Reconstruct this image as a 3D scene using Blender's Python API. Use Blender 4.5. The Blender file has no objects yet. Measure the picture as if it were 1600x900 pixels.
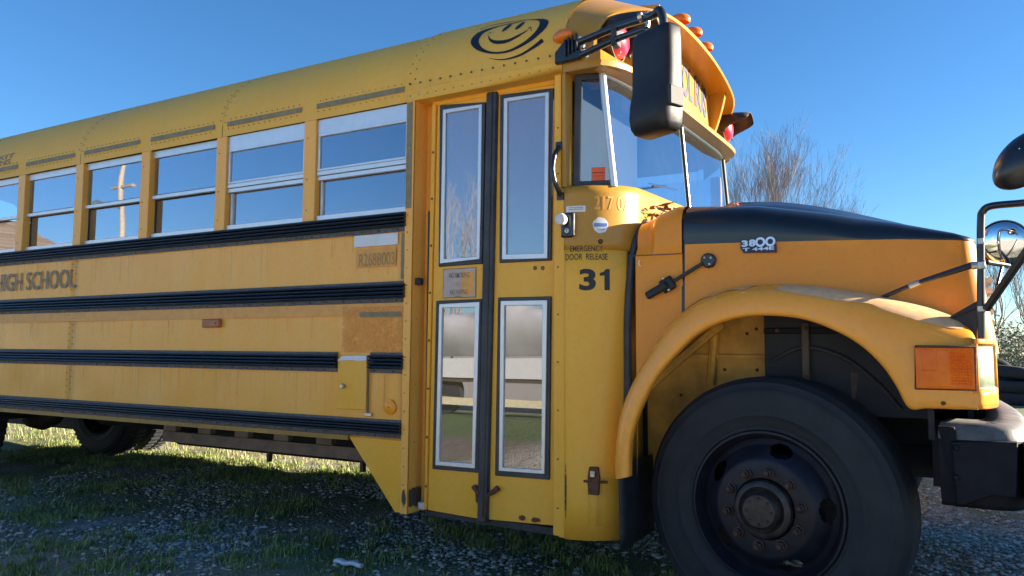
import bpy, bmesh, math, random
import numpy as np
from mathutils import Vector, Matrix
random.seed(7); rng = np.random.default_rng(11)
sc = bpy.context.scene
PI = math.pi
# ------------------------------------------------------------------ camera
cam = bpy.data.objects.new('camera', bpy.data.cameras.new('camera')); sc.collection.objects.link(cam)
CR = Vector((0.875615, 0.482979, 0.005483)); CU = Vector((0.033668, -0.072354, 0.996811)); CF = Vector((-0.481835, 0.872637, 0.079616))
M4 = Matrix((CR, CU, -CF)).transposed().to_4x4(); M4.translation = Vector((0, -3.0, 1.11))
cam.matrix_world = M4
cam.data.sensor_width = 36.0; cam.data.lens = 36.0 * 1176 / 1600
cam.data.clip_start = 0.05; cam.data.clip_end = 2000
sc.camera = cam
# ------------------------------------------------------------------ light
SUN_EL, SUN_AZ = math.radians(16), math.radians(30)     # azimuth measured from +X (bus nose) towards +Y (far side)
w = bpy.data.worlds.new('World'); sc.world = w; w.use_nodes = True
nt = w.node_tree; bg = nt.nodes['Background']
sky = nt.nodes.new('ShaderNodeTexSky'); sky.sky_type = 'NISHITA'; sky.sun_disc = False
sky.sun_elevation = SUN_EL; sky.sun_rotation = PI/2 - SUN_AZ
sky.air_density = 1.0; sky.dust_density = 0.05; sky.ozone_density = 5.0; sky.altitude = 300
hs0 = nt.nodes.new('ShaderNodeHueSaturation'); hs0.inputs['Saturation'].default_value = 1.10
nt.links.new(sky.outputs[0], hs0.inputs['Color']); nt.links.new(hs0.outputs[0], bg.inputs[0]); bg.inputs[1].default_value = 0.053
sun = bpy.data.objects.new('sun', bpy.data.lights.new('sun', 'SUN')); sc.collection.objects.link(sun)
sun.data.energy = 5.0; sun.data.angle = math.radians(0.5); sun.data.color = (1.0, 0.87, 0.68)
sdir = Vector((math.cos(SUN_EL)*math.cos(SUN_AZ), math.cos(SUN_EL)*math.sin(SUN_AZ), math.sin(SUN_EL)))
sun.rotation_euler = sdir.to_track_quat('Z', 'Y').to_euler()
sc.view_settings.view_transform = 'Standard'; sc.view_settings.look = 'None'
sc.cycles.caustics_reflective = False; sc.cycles.caustics_refractive = False
sc.view_settings.exposure = 2.1; sc.view_settings.gamma = 1.0

# ------------------------------------------------------------------ materials
def newmat(name):
    m = bpy.data.materials.new(name); m.use_nodes = True
    return m, m.node_tree.nodes, m.node_tree.links, m.node_tree.nodes['Principled BSDF']
def noise(N, L, vec, scale, detail=4, rough=.6):
    n = N.new('ShaderNodeTexNoise'); n.inputs['Scale'].default_value = scale
    n.inputs['Detail'].default_value = detail; n.inputs['Roughness'].default_value = rough
    if vec: L.new(vec, n.inputs['Vector'])
    return n.outputs['Fac']
def ramp(N, L, fac, stops):
    r = N.new('ShaderNodeValToRGB'); L.new(fac, r.inputs[0])
    e = r.color_ramp.elements
    e[0].position = stops[0][0]; e[0].color = stops[0][1]; e[1].position = stops[-1][0]; e[1].color = stops[-1][1]
    for p, c in stops[1:-1]:
        q = e.new(p); q.color = c
    return r.outputs[0]
def c4(c): return (c[0], c[1], c[2], 1)
def pos(N, L, scale=(1,1,1)):
    g = N.new('ShaderNodeNewGeometry'); mp = N.new('ShaderNodeMapping'); mp.inputs['Scale'].default_value = scale
    L.new(g.outputs['Position'], mp.inputs['Vector']); return mp.outputs[0]
def mixc(N, L, fac, a, b):
    m = N.new('ShaderNodeMix'); m.data_type = 'RGBA'
    if isinstance(fac, float): m.inputs[0].default_value = fac
    else: L.new(fac, m.inputs[0])
    for k, s in ((6, a), (7, b)):
        if isinstance(s, tuple): m.inputs[k].default_value = c4(s)
        else: L.new(s, m.inputs[k])
    return m.outputs[2]
def bump(N, L, P, fac, strength, dist=.01):
    b = N.new('ShaderNodeBump'); b.inputs['Strength'].default_value = strength; b.inputs['Distance'].default_value = dist
    L.new(fac, b.inputs['Height'])
    if P.inputs['Normal'].is_linked: L.new(P.inputs['Normal'].links[0].from_socket, b.inputs['Normal'])
    L.new(b.outputs[0], P.inputs['Normal'])
def simple(name, col, rough=.5, metal=0., var=.15, scale=12, bmp=0., coat=0., bscale=60, spec=.5):
    m, N, L, P = newmat(name)
    v = pos(N, L)
    f = noise(N, L, v, scale, 5)
    d = tuple(c*(1-var) for c in col); b = tuple(min(1, c*(1+var)) for c in col)
    L.new(mixc(N, L, ramp(N, L, f, [(.3, (0,0,0,1)), (.7, (1,1,1,1))]), d, b), P.inputs['Base Color'])
    P.inputs['Roughness'].default_value = rough; P.inputs['Metallic'].default_value = metal
    P.inputs['Coat Weight'].default_value = coat; P.inputs['Coat Roughness'].default_value = .12
    P.inputs['Specular IOR Level'].default_value = spec
    if bmp: bump(N, L, P, noise(N, L, v, bscale, 4), bmp, .004)
    return m
def paint(name, a, b, c, rough=.38, coat=.25, wave=.35, streak=.5, chip=.0):
    """weathered coach paint: large fading, vertical run streaks, slight oil-canning"""
    m, N, L, P = newmat(name)
    f1 = ramp(N, L, noise(N, L, pos(N, L, (1, 1, 1)), 1.7, 5), [(.32, (0,0,0,1)), (.68, (1,1,1,1))])
    f2 = ramp(N, L, noise(N, L, pos(N, L, (9, 9, .8)), 1.0, 5), [(.42, (0,0,0,1)), (.75, (1,1,1,1))])
    f3 = ramp(N, L, noise(N, L, pos(N, L), 45, 4), [(.5, (0,0,0,1)), (.8, (1,1,1,1))])
    x = mixc(N, L, f1, a, b)
    s = N.new('ShaderNodeMath'); s.operation = 'MULTIPLY'; s.inputs[1].default_value = streak; L.new(f2, s.inputs[0])
    x = mixc(N, L, s.outputs[0], x, c)
    s3 = N.new('ShaderNodeMath'); s3.operation = 'MULTIPLY'; s3.inputs[1].default_value = .22; L.new(f3, s3.inputs[0])
    x = mixc(N, L, s3.outputs[0], x, tuple(t*.55 for t in c))
    L.new(x, P.inputs['Base Color'])
    rr = N.new('ShaderNodeMapRange'); L.new(f1, rr.inputs[0]); rr.inputs[3].default_value = rough-.08; rr.inputs[4].default_value = rough+.12
    L.new(rr.outputs[0], P.inputs['Roughness'])
    P.inputs['Coat Weight'].default_value = coat; P.inputs['Coat Roughness'].default_value = .15; P.inputs['Specular IOR Level'].default_value = .3
    bump(N, L, P, noise(N, L, pos(N, L, (1, 1, .8)), 2.2, 2, .4), wave, .05)
    bump(N, L, P, noise(N, L, pos(N, L), 260, 2), .05, .002)
    return m
MT = {}
MT['yellow'] = paint('yellow_paint', a=(.96,.43,.06), b=(.98,.47,.09), c=(.96,.53,.15), coat=.12, streak=.6, wave=.6)
MT['yellow_low'] = paint('yellow_paint_lower', (.90,.43,.03), (.93,.46,.05), (.93,.49,.09), coat=.1)
MT['roof'] = paint('roof_paint', (.80,.43,.06), (.84,.47,.08), (.80,.48,.13), rough=.55, coat=.0, wave=.015)
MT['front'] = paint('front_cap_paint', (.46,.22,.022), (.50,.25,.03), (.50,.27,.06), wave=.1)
MT['hood'] = paint('hood_paint', (.80,.28,.022), (.85,.305,.028), (.84,.33,.05), rough=.34, coat=.12, wave=.12, streak=.25)
MT['fender'] = paint('fender_paint', (.97,.36,.035), (.98,.39,.05), (.98,.45,.09), rough=.26, coat=.35, wave=.05, streak=.2)
MT['jamb'] = paint('door_paint', (.90,.43,.03), (.93,.46,.045), (.93,.49,.08), wave=.15, coat=.1)
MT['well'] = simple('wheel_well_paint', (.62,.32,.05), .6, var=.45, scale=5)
MT['tape'] = simple('old_tape', (.23,.19,.10), .6, var=.2, scale=25)
MT['fade'] = simple('faded_orange_band', (.78,.36,.08), .5, var=.12, scale=20)
MT['blackrail'] = simple('black_rail_paint', (.018,.020,.026), .32, var=.4, scale=30, bmp=.1, coat=.3)
MT['railgrey'] = simple('rail_flange', (.085,.08,.085), .6, var=.5, scale=60)
MT['black'] = simple('black_paint', (.012,.012,.015), .35, var=.4, coat=.3)
MT['hoodblack'] = simple('hood_black_paint', (.010,.011,.014), .30, var=.35, scale=3, coat=.45, bmp=.03)
MT['rubber'] = simple('black_rubber', (.030,.031,.035), .65, var=.35, scale=20)
MT['gasket'] = simple('door_gasket', (.040,.043,.052), .55, var=.4, scale=8)
MT['plastic'] = simple('mirror_plastic', (.014,.015,.018), .46, var=.2, bmp=.2, bscale=350, spec=.35)
MT['hoodplastic'] = simple('lamp_hood', (.035,.022,.018), .5, var=.4)
MT['alu'] = simple('window_aluminium', (.66,.68,.72), .38, .5, var=.05, scale=18, bmp=.05)
MT['white'] = simple('white_trim', (.66,.67,.68), .5, var=.1, scale=25)
MT['steel'] = simple('bare_steel', (.48,.46,.43), .35, .8, var=.3, scale=30)
MT['chrome'] = simple('mirror_chrome', (.85,.86,.88), .03, 1., var=.02)
MT['silver'] = simple('faded_bumper', (.13,.125,.12), .6, .1, var=.5, scale=9, bmp=.2)
MT['bumper'] = simple('bumper_black', (.007,.008,.013), .65, var=.6, scale=8, bmp=.15, spec=.2)
MT['rust'] = simple('rust', (.12,.05,.025), .85, var=.5, scale=60, bmp=.6)
MT['rivet'] = simple('rivet_dark', (.16,.10,.035), .55, var=.3)
MT['rivety'] = simple('rivet_painted', (.48,.29,.05), .45, var=.2)
MT['amber'] = simple('amber_lens', (.75,.17,.006), .3, var=.12, coat=.2)
MT['amberfaded'] = simple('amber_lens_faded', (.42,.14,.05), .5, var=.2)
MT['reflector'] = simple('reflector', (1.0,.34,.004), .35, var=.08)
MT['red'] = simple('red_lens', (.90,.02,.06), .3, var=.2, scale=20, coat=.5)
MT['plate'] = simple('lamp_backplate', (.30,.30,.33), .5, .3, var=.2)
MT['bucket'] = simple('headlight_bucket', (.24,.28,.20), .5, var=.2)
MT['frame'] = simple('chassis_dirt', (.085,.065,.055), .85, var=.4, scale=10, bmp=.3)
MT['engine'] = simple('engine_bay', (.012,.013,.018), .7, var=.5, scale=6)
MT['interior'] = simple('interior_grey', (.06,.07,.085), .7, var=.1)
MT['seat'] = simple('seat_vinyl', (.035,.05,.08), .5, var=.15)
MT['decalblack'] = simple('decal_black', (.010,.010,.016), .45, var=.3, scale=40)
MT['signink'] = simple('sign_ink', (.018,.022,.075), .5)
MT['decalgrey'] = simple('decal_weathered', (.27,.20,.13), .6, var=.25, scale=30)
MT['decalpale'] = simple('decal_ghost', (.72,.33,.06), .5, var=.12)
MT['decalolive'] = simple('decal_olive', (.36,.22,.07), .5, var=.15)
MT['sticker'] = simple('white_sticker', (.70,.72,.76), .5, var=.06)
MT['stickerorange'] = simple('orange_sticker', (.85,.13,.04), .5, var=.08)
MT['stickerblue'] = simple('sticker_blue', (.12,.2,.5), .5, var=.1)
MT['badge'] = simple('badge_silver', (.55,.62,.75), .3, .5, var=.1)
MT['badgeback'] = simple('badge_back', (.01,.015,.05), .4, var=.1)
MT['clear'] = simple('peeled_clearcoat', (.78,.46,.22), .55, var=.15, scale=30)
MT['flap'] = simple('mud_flap', (.020,.022,.028), .6, var=.4, scale=15, bmp=.4, bscale=80)

def glass(name, tint, fac0, fac1, rough=.015, wav=.05, gloss=(.74,.76,.86), dust=.06):
    m = bpy.data.materials.new(name); m.use_nodes = True; N = m.node_tree.nodes; L = m.node_tree.links
    for n in list(N):
        if n.type != 'OUTPUT_MATERIAL': N.remove(n)
    out = [n for n in N if n.type == 'OUTPUT_MATERIAL'][0]
    t = N.new('ShaderNodeBsdfTransparent'); t.inputs[0].default_value = c4(tint)
    g = N.new('ShaderNodeBsdfGlossy'); g.inputs['Color'].default_value = c4(gloss); g.inputs['Roughness'].default_value = rough
    lw = N.new('ShaderNodeLayerWeight'); lw.inputs[0].default_value = .35
    mr = N.new('ShaderNodeMapRange'); mr.inputs[3].default_value = fac0; mr.inputs[4].default_value = fac1
    L.new(lw.outputs['Facing'], mr.inputs[0])
    mx = N.new('ShaderNodeMixShader'); L.new(mr.outputs[0], mx.inputs[0]); L.new(t.outputs[0], mx.inputs[1]); L.new(g.outputs[0], mx.inputs[2])
    b = N.new('ShaderNodeBump'); b.inputs['Strength'].default_value = wav; b.inputs['Distance'].default_value = .02
    gm = N.new('ShaderNodeNewGeometry'); n = N.new('ShaderNodeTexNoise'); n.inputs['Scale'].default_value = 2.5; n.inputs['Detail'].default_value = 1
    L.new(gm.outputs['Position'], n.inputs['Vector']); L.new(n.outputs['Fac'], b.inputs['Height']); L.new(b.outputs[0], g.inputs['Normal'])
    df = N.new('ShaderNodeBsdfDiffuse'); df.inputs[0].default_value = (.42,.45,.47,1)
    n2 = N.new('ShaderNodeTexNoise'); n2.inputs['Scale'].default_value = 3.5; n2.inputs['Detail'].default_value = 8; n2.inputs['Roughness'].default_value = .7; L.new(gm.outputs['Position'], n2.inputs['Vector'])
    mr2 = N.new('ShaderNodeMapRange'); mr2.inputs[1].default_value = .35; mr2.inputs[2].default_value = .75; mr2.inputs[3].default_value = dust*.3; mr2.inputs[4].default_value = dust*1.8; L.new(n2.outputs['Fac'], mr2.inputs[0])
    m2 = N.new('ShaderNodeMixShader'); L.new(mr2.outputs[0], m2.inputs[0]); L.new(mx.outputs[0], m2.inputs[1]); L.new(df.outputs[0], m2.inputs[2])
    L.new(m2.outputs[0], out.inputs[0])
    return m
MT['glass'] = glass('window_glass', (.52,.60,.68), .25, .95)
MT['doorglass'] = glass('door_glass', (.66,.72,.78), .30, .80, gloss=(.68,.76,.88), dust=.03)
MT['doorglass_low'] = glass('door_glass_hazy', (.45,.50,.52), .28, .8, rough=.012, wav=.03, dust=.08)
MT['windshield'] = glass('windshield_glass', (.58,.66,.72), .20, .80, dust=.015, gloss=(.62,.74,.84))
MT['farglass'] = glass('far_window_glass', (.75,.82,.9), .08, .5)

def stainmat(name, col, scale, lo, hi):
    m, N, L, P = newmat(name)
    P.inputs['Base Color'].default_value = c4(col); P.inputs['Roughness'].default_value = .8
    tc = N.new('ShaderNodeTexCoord')
    g = N.new('ShaderNodeTexGradient'); g.gradient_type = 'SPHERICAL'
    mp = N.new('ShaderNodeMapping'); mp.inputs['Location'].default_value = (-1,-1,-1); mp.inputs['Scale'].default_value = (2,2,2)
    L.new(tc.outputs['Generated'], mp.inputs[0]); 
    sx = N.new('ShaderNodeSeparateXYZ'); L.new(mp.outputs[0], sx.inputs[0])
    cx = N.new('ShaderNodeCombineXYZ'); L.new(sx.outputs[0], cx.inputs[0]); L.new(sx.outputs[2], cx.inputs[1])
    L.new(cx.outputs[0], g.inputs[0])
    n = noise(N, L, pos(N, L), scale, 6, .7)
    a = N.new('ShaderNodeMath'); a.operation = 'MULTIPLY'; L.new(g.outputs['Fac'], a.inputs[0]); L.new(n, a.inputs[1])
    mr = N.new('ShaderNodeMapRange'); L.new(a.outputs[0], mr.inputs[0]); mr.inputs[1].default_value = lo; mr.inputs[2].default_value = hi
    L.new(mr.outputs[0], P.inputs['Alpha'])
    return m
MT['ruststain'] = stainmat('rust_stain', (.13,.045,.02), 42, .20, .27)
MT['orangestain'] = stainmat('orange_stain', (.80,.33,.05), 7, .02, .55)
def patchmat():
    m, N, L, P = newmat('orange_repaint'); v = pos(N, L)
    L.new(mixc(N, L, noise(N, L, v, 8, 5), (.80,.30,.04), (.92,.40,.07)), P.inputs['Base Color']); P.inputs['Roughness'].default_value = .5
    r_ = ramp(N, L, noise(N, L, v, 11, 7, .75), [(.36, (.05,.05,.05,1)), (.58, (.75,.75,.75,1))]); L.new(r_, P.inputs['Alpha']); return m
MT['repaint'] = patchmat()
def runmat():
    m, N, L, P = newmat('run_stain'); v = pos(N, L, (60, 60, 2.2))
    P.inputs['Base Color'].default_value = (.42,.20,.05,1); P.inputs['Roughness'].default_value = .8
    r_ = ramp(N, L, noise(N, L, v, 1, 5, .6), [(.42, (0,0,0,1)), (.75, (.30,.30,.30,1))]); L.new(r_, P.inputs['Alpha']); return m
MT['runstain'] = runmat()
MT['dirtstain'] = stainmat('dirt_stain', (.09,.06,.04), 36, .18, .26)

# ------------------------------------------------------------------ object helpers
COL = sc.collection
WORLD = {}
class MB:
    def __init__(s): s.v = []; s.f = []; s.m = []
    def add(s, vs, fs, mi=0):
        o = len(s.v); s.v += [tuple(v) for v in vs]
        for f in fs: s.f.append([o+i for i in f]); s.m.append(mi)
        return s
    def box(s, x0, x1, y0, y1, z0, z1, mi=0):
        return s.add([(x0,y0,z0),(x1,y0,z0),(x1,y1,z0),(x0,y1,z0),(x0,y0,z1),(x1,y0,z1),(x1,y1,z1),(x0,y1,z1)],
              [(0,3,2,1),(4,5,6,7),(0,1,5,4),(1,2,6,5),(2,3,7,6),(3,0,4,7)], mi)
    def prism(s, pts, y0, y1, mi=0):               # outline in x-z, extruded along y (y0 = front)
        n = len(pts); vs = [(p[0], y0, p[1]) for p in pts] + [(p[0], y1, p[1]) for p in pts]
        fs = [tuple(range(n)), tuple(reversed(range(n, 2*n)))] + [(i, n+i, n+(i+1)%n, (i+1)%n) for i in range(n)]
        return s.add(vs, fs, mi)
    def ring(s, outer, inner, y0, y1, mi=0):       # frame between two outlines of equal count
        n = len(outer)
        vs = [(p[0], y0, p[1]) for p in outer] + [(p[0], y0, p[1]) for p in inner] + [(p[0], y1, p[1]) for p in outer] + [(p[0], y1, p[1]) for p in inner]
        fs = []
        for i in range(n):
            j = (i+1) % n
            fs += [(i, j, n+j, n+i), (2*n+i, 3*n+i, 3*n+j, 2*n+j), (i, 2*n+i, 2*n+j, j), (n+i, n+j, 3*n+j, 3*n+i)]
        return s.add(vs, fs, mi)
    def grid(s, rows, mi=0, closed=False, rowmi=None):
        n = len(rows[0]); vs = [p for r in rows for p in r]; o = len(s.v); s.v += [tuple(p) for p in vs]
        for i in range(len(rows)-1):
            for j in range(n if closed else n-1):
                k = (j+1) % n
                s.f.append([o+i*n+j, o+i*n+k, o+(i+1)*n+k, o+(i+1)*n+j]); s.m.append(rowmi(i, j) if rowmi else mi)
        return s
    def tube(s, pts, r, seg=10, mi=0, cap=True):
        pts = [Vector(p) for p in pts]; rows = []
        up = None
        for i, p in enumerate(pts):
            d = (pts[min(i+1, len(pts)-1)] - pts[max(i-1, 0)]).normalized()
            if up is None:
                up = Vector((0,0,1)) if abs(d.z) < .9 else Vector((1,0,0))
            a = d.cross(up).normalized(); b = a.cross(d).normalized(); up = b
            rr = r[i] if isinstance(r, (list, tuple)) else r
            rows.append([p + a*math.cos(2*PI*k/seg)*rr + b*math.sin(2*PI*k/seg)*rr for k in range(seg)])
        s.grid(rows, mi, closed=True)
        if cap:
            o = len(s.v); s.v += [tuple(v) for v in rows[0]] + [tuple(v) for v in rows[-1]]
            s.f.append(list(range(o, o+seg))); s.m.append(mi); s.f.append(list(range(o+2*seg-1, o+seg-1, -1))); s.m.append(mi)
        return s
    def lathe(s, prof, c=(0,0,0), seg=48, mi=0, axis='y', rowmi=None):   # prof: (radius, axial); axis -y outward
        rows = []
        for r, a in prof:
            row = []
            for k in range(seg):
                t = 2*PI*k/seg
                if axis == 'y': row.append((c[0]+r*math.cos(t), c[1]-a, c[2]+r*math.sin(t)))
                elif axis == 'z': row.append((c[0]+r*math.cos(t), c[1]+r*math.sin(t), c[2]+a))
                else: row.append((c[0]+a, c[1]+r*math.cos(t), c[2]+r*math.sin(t)))
            rows.append(row)
        return s.grid(rows, mi, closed=True, rowmi=rowmi)
    def rivets(s, pts, r=.005, h=.003, n=(0,-1,0), mi=0):
        n = Vector(n).normalized(); a = n.orthogonal().normalized(); b = n.cross(a)
        for p in pts:
            p = Vector(p); vs = []
            for k in range(6):
                t = k*PI/3; vs.append(p + (a*math.cos(t)+b*math.sin(t))*r)
            for k in range(6):
                t = k*PI/3; vs.append(p + (a*math.cos(t)+b*math.sin(t))*r*.6 + n*h)
            s.add(vs, [(k, (k+1)%6, 6+(k+1)%6, 6+k) for k in range(6)] + [(6,7,8,9,10,11)], mi)
        return s
    def build(s, name, mat, parent=None, local=False, smooth=35, bevel=0, kind=None, label=None, loc=None, seg=1):
        vs = np.array(s.v, float)
        if local: L0 = np.array(loc if loc is not None else (0,0,0), float); off = np.zeros(3)
        else:
            lo, hi = vs.min(0), vs.max(0)
            L0 = np.array(loc, float) if loc is not None else (lo+hi)/2
            if loc is None and parent is None: L0[2] = lo[2]
            off = L0
        me = bpy.data.meshes.new(name)
        me.from_pydata((vs-off).tolist(), [], s.f)
        for m in (mat if isinstance(mat, (list, tuple)) else [mat]): me.materials.append(MT[m] if isinstance(m, str) else m)
        if len(me.materials) > 1: me.polygons.foreach_set('material_index', s.m)
        bm = bmesh.new(); bm.from_mesh(me)
        bmesh.ops.remove_doubles(bm, verts=bm.verts, dist=1e-5)
        bmesh.ops.recalc_face_normals(bm, faces=bm.faces); bm.to_mesh(me); bm.free()
        if smooth:
            me.polygons.foreach_set('use_smooth', [True]*len(me.polygons)); me.set_sharp_from_angle(angle=math.radians(smooth))
        o = bpy.data.objects.new(name, me); COL.objects.link(o)
        if local: o.location = Vector(L0); o.parent = parent; WORLD[o.name] = None
        else:
            WORLD[o.name] = L0
            if parent:
                o.parent = parent; o.location = Vector(L0 - WORLD[parent.name])
            else: o.location = Vector(L0)
        if bevel:
            b = o.modifiers.new('bevel', 'BEVEL'); b.width = bevel; b.segments = seg; b.limit_method = 'ANGLE'; b.angle_limit = math.radians(40)
        if kind: o['kind'] = kind
        if label: o['label'] = label
        return o
def empty(name, loc, label, cat, group=None):
    o = bpy.data.objects.new(name, None); COL.objects.link(o); o.location = loc; o.empty_display_size = .3
    WORLD[o.name] = np.array(loc, float); o['label'] = label; o['category'] = cat
    if group: o['group'] = group
    return o
def tag(o, label, cat, group=None, kind=None):
    o['label'] = label; o['category'] = cat
    if group: o['group'] = group
    if kind: o['kind'] = kind
    return o
def instance(o, parent, loc):              # a copy sharing mesh data, located in world coordinates
    c = o.copy(); COL.objects.link(c); c.parent = parent
    c.location = Vector(np.array(loc) - (WORLD[parent.name] if parent else 0)); WORLD[c.name] = np.array(loc, float)
    return c
def smoothpath(pts, n=8, closed=False):
    pts = [np.array(p, float) for p in pts]; out = []
    m = len(pts)
    for i in range(m-1):
        p0 = pts[max(i-1, 0)]; p1 = pts[i]; p2 = pts[i+1]; p3 = pts[min(i+2, m-1)]
        for k in range(n):
            t = k/n
            out.append(tuple(.5*((2*p1)+(-p0+p2)*t+(2*p0-5*p1+4*p2-p3)*t*t+(-p0+3*p1-3*p2+p3)*t**3)))
    out.append(tuple(pts[-1])); return out
def interp(x, tab):
    xs = [t[0] for t in tab]; ys = [t[1] for t in tab]; return float(np.interp(x, xs, ys))

# flat prints: outline text placed on a surface
def text_geo(s, u0, u1, v0, v1, bold=.0, res=4, align=None):
    cu = bpy.data.curves.new('t', 'FONT'); cu.body = s; cu.offset = bold; cu.resolution_u = res; cu.fill_mode = 'FRONT'
    ob = bpy.data.objects.new('t', cu); COL.objects.link(ob)
    dg = bpy.context.evaluated_depsgraph_get(); me = bpy.data.meshes.new_from_object(ob.evaluated_get(dg))
    V = np.array([v.co[:2] for v in me.vertices]); F = [list(p.vertices) for p in me.polygons]
    bpy.data.objects.remove(ob); bpy.data.curves.remove(cu); bpy.data.meshes.remove(me)
    lo, hi = V.min(0), V.max(0); V = (V-lo)/(hi-lo)*np.array([u1-u0, v1-v0]) + np.array([u0, v0])
    return V.tolist(), F
def decal(name, geo, fn, mat, parent, cut=0, **k):
    V, F = geo
    bm = bmesh.new(); vs = [bm.verts.new((p[0], p[1], 0)) for p in V]
    for f in F:
        try: bm.faces.new([vs[i] for i in f])
        except ValueError: pass
    if cut:
        us = [p[0] for p in V]; ws = [p[1] for p in V]
        for ax, lo, hi in ((0, min(us), max(us)), (1, min(ws), max(ws))):
            t = lo + cut
            while t < hi:
                co = (t,0,0) if ax == 0 else (0,t,0); no = (1,0,0) if ax == 0 else (0,1,0)
                bmesh.ops.bisect_plane(bm, geom=bm.verts[:]+bm.edges[:]+bm.faces[:], plane_co=co, plane_no=no); t += cut
    bm.verts.ensure_lookup_table(); bm.verts.index_update()
    mb = MB(); mb.add([fn(v.co.x, v.co.y) for v in bm.verts], [[v.index for v in f.verts] for f in bm.faces]); bm.free()
    return mb.build(name, mat, parent, **k)
def rect(u0, u1, v0, v1): return ([(u0,v0),(u1,v0),(u1,v1),(u0,v1)], [[0,1,2,3]])
def side(yo): return lambda u, v: (u, yo, v)
def T(y): return .052*max(0, y)            # the front end of the body rises slightly towards its far side

# ================================================================== GROUND
def gmat():
    m, N, L, P = newmat('gravel_and_grass_ground')
    v = pos(N, L)
    big = ramp(N, L, noise(N, L, v, .9, 4), [(.40, (0,0,0,1)), (.60, (1,1,1,1))])
    vor = N.new('ShaderNodeTexVoronoi'); vor.inputs['Scale'].default_value = 38; L.new(v, vor.inputs['Vector'])
    st = ramp(N, L, vor.outputs['Color'], [(.1, (.18,.17,.155,1)), (.5, (.34,.32,.30,1)), (.95, (.52,.50,.48,1))])
    dirt = mixc(N, L, noise(N, L, v, 7, 6), (.20,.165,.12), (.36,.31,.24))
    grass = mixc(N, L, noise(N, L, v, 16, 6), (.09,.11,.035), (.19,.20,.07))
    a = mixc(N, L, ramp(N, L, noise(N, L, v, 3.1, 5), [(.45, (0,0,0,1)), (.6, (1,1,1,1))]), dirt, st)
    g = mixc(N, L, big, a, grass)
    # further off: dry spring lawn and bare yard
    far = mixc(N, L, ramp(N, L, noise(N, L, v, .12, 5), [(.4, (0,0,0,1)), (.6, (1,1,1,1))]), (.30,.25,.17), (.12,.17,.045))
    gm = N.new('ShaderNodeNewGeometry'); sx = N.new('ShaderNodeSeparateXYZ'); L.new(gm.outputs['Position'], sx.inputs[0])
    mr = N.new('ShaderNodeMapRange'); mr.inputs[1].default_value = 3.5; mr.inputs[2].default_value = 7; L.new(sx.outputs[1], mr.inputs[0])
    mr2 = N.new('ShaderNodeMapRange'); mr2.inputs[1].default_value = -2.2; mr2.inputs[2].default_value = -4.0; L.new(sx.outputs[1], mr2.inputs[0])
    yard = mixc(N, L, noise(N, L, v, 1.2, 6), (.56,.49,.38), (.70,.62,.50))  # unseen ground made pale to bounce sun onto the bus side
    mr3 = N.new('ShaderNodeMapRange'); mr3.inputs[1].default_value = -8.6; mr3.inputs[2].default_value = -8.0; L.new(sx.outputs[1], mr3.inputs[0])
    mr4 = N.new('ShaderNodeMapRange'); mr4.inputs[1].default_value = -5.2; mr4.inputs[2].default_value = -4.6; L.new(sx.outputs[1], mr4.inputs[0])
    mr5 = N.new('ShaderNodeMapRange'); mr5.inputs[1].default_value = -3.2; mr5.inputs[2].default_value = -4.2; L.new(sx.outputs[0], mr5.inputs[0])
    verge = mixc(N, L, mr4.outputs[0], mixc(N, L, noise(N, L, v, 5, 5), (.06,.11,.02), (.12,.17,.04)), mixc(N, L, noise(N, L, v, 6, 6), (.13,.10,.07), (.24,.19,.14)))
    fv = N.new('ShaderNodeMath'); fv.operation = 'MULTIPLY'; L.new(mr3.outputs[0], fv.inputs[0]); L.new(mr5.outputs[0], fv.inputs[1])
    yard = mixc(N, L, fv.outputs[0], yard, verge)
    L.new(mixc(N, L, mr2.outputs[0], mixc(N, L, mr.outputs[0], g, far), yard), P.inputs['Base Color'])
    P.inputs['Roughness'].default_value = .95
    bump(N, L, P, vor.outputs['Distance'], .6, .02); bump(N, L, P, noise(N, L, v, 5, 6), .6, .08)
    return m
MT['ground'] = gmat()
mb = MB()
xs = np.concatenate([[-600,-200,-80,-40,-22], np.arange(-14, 4.01, .16), [8,14,25,50,100,250,600]])
ys = np.concatenate([[-600,-200,-80,-30,-12,-6], np.arange(-3.6, 5.2, .16), [7,10,16,30,60,120,250,600]])
def gz(x, y):
    near = 1.0 if (-14 < x < 4 and -3.6 < y < 5.2) else 0.0
    e = min(1, max(0, (min(x+14, 4-x, y+3.6, 5.2-y))/1.0)) * near
    return e*(.012*math.sin(x*1.7+y*.6) + .01*math.sin(y*2.3-x*.8) + .006*math.sin(x*5.1)*math.sin(y*4.3)) - .012*e
mb.grid([[(x, y, gz(x, y)) for x in xs] for y in ys])
g = mb.build('ground', 'ground', smooth=60, loc=(0,0,0)); g['kind'] = 'structure'; g['label'] = 'gravel yard with grass patches under the bus'

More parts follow.
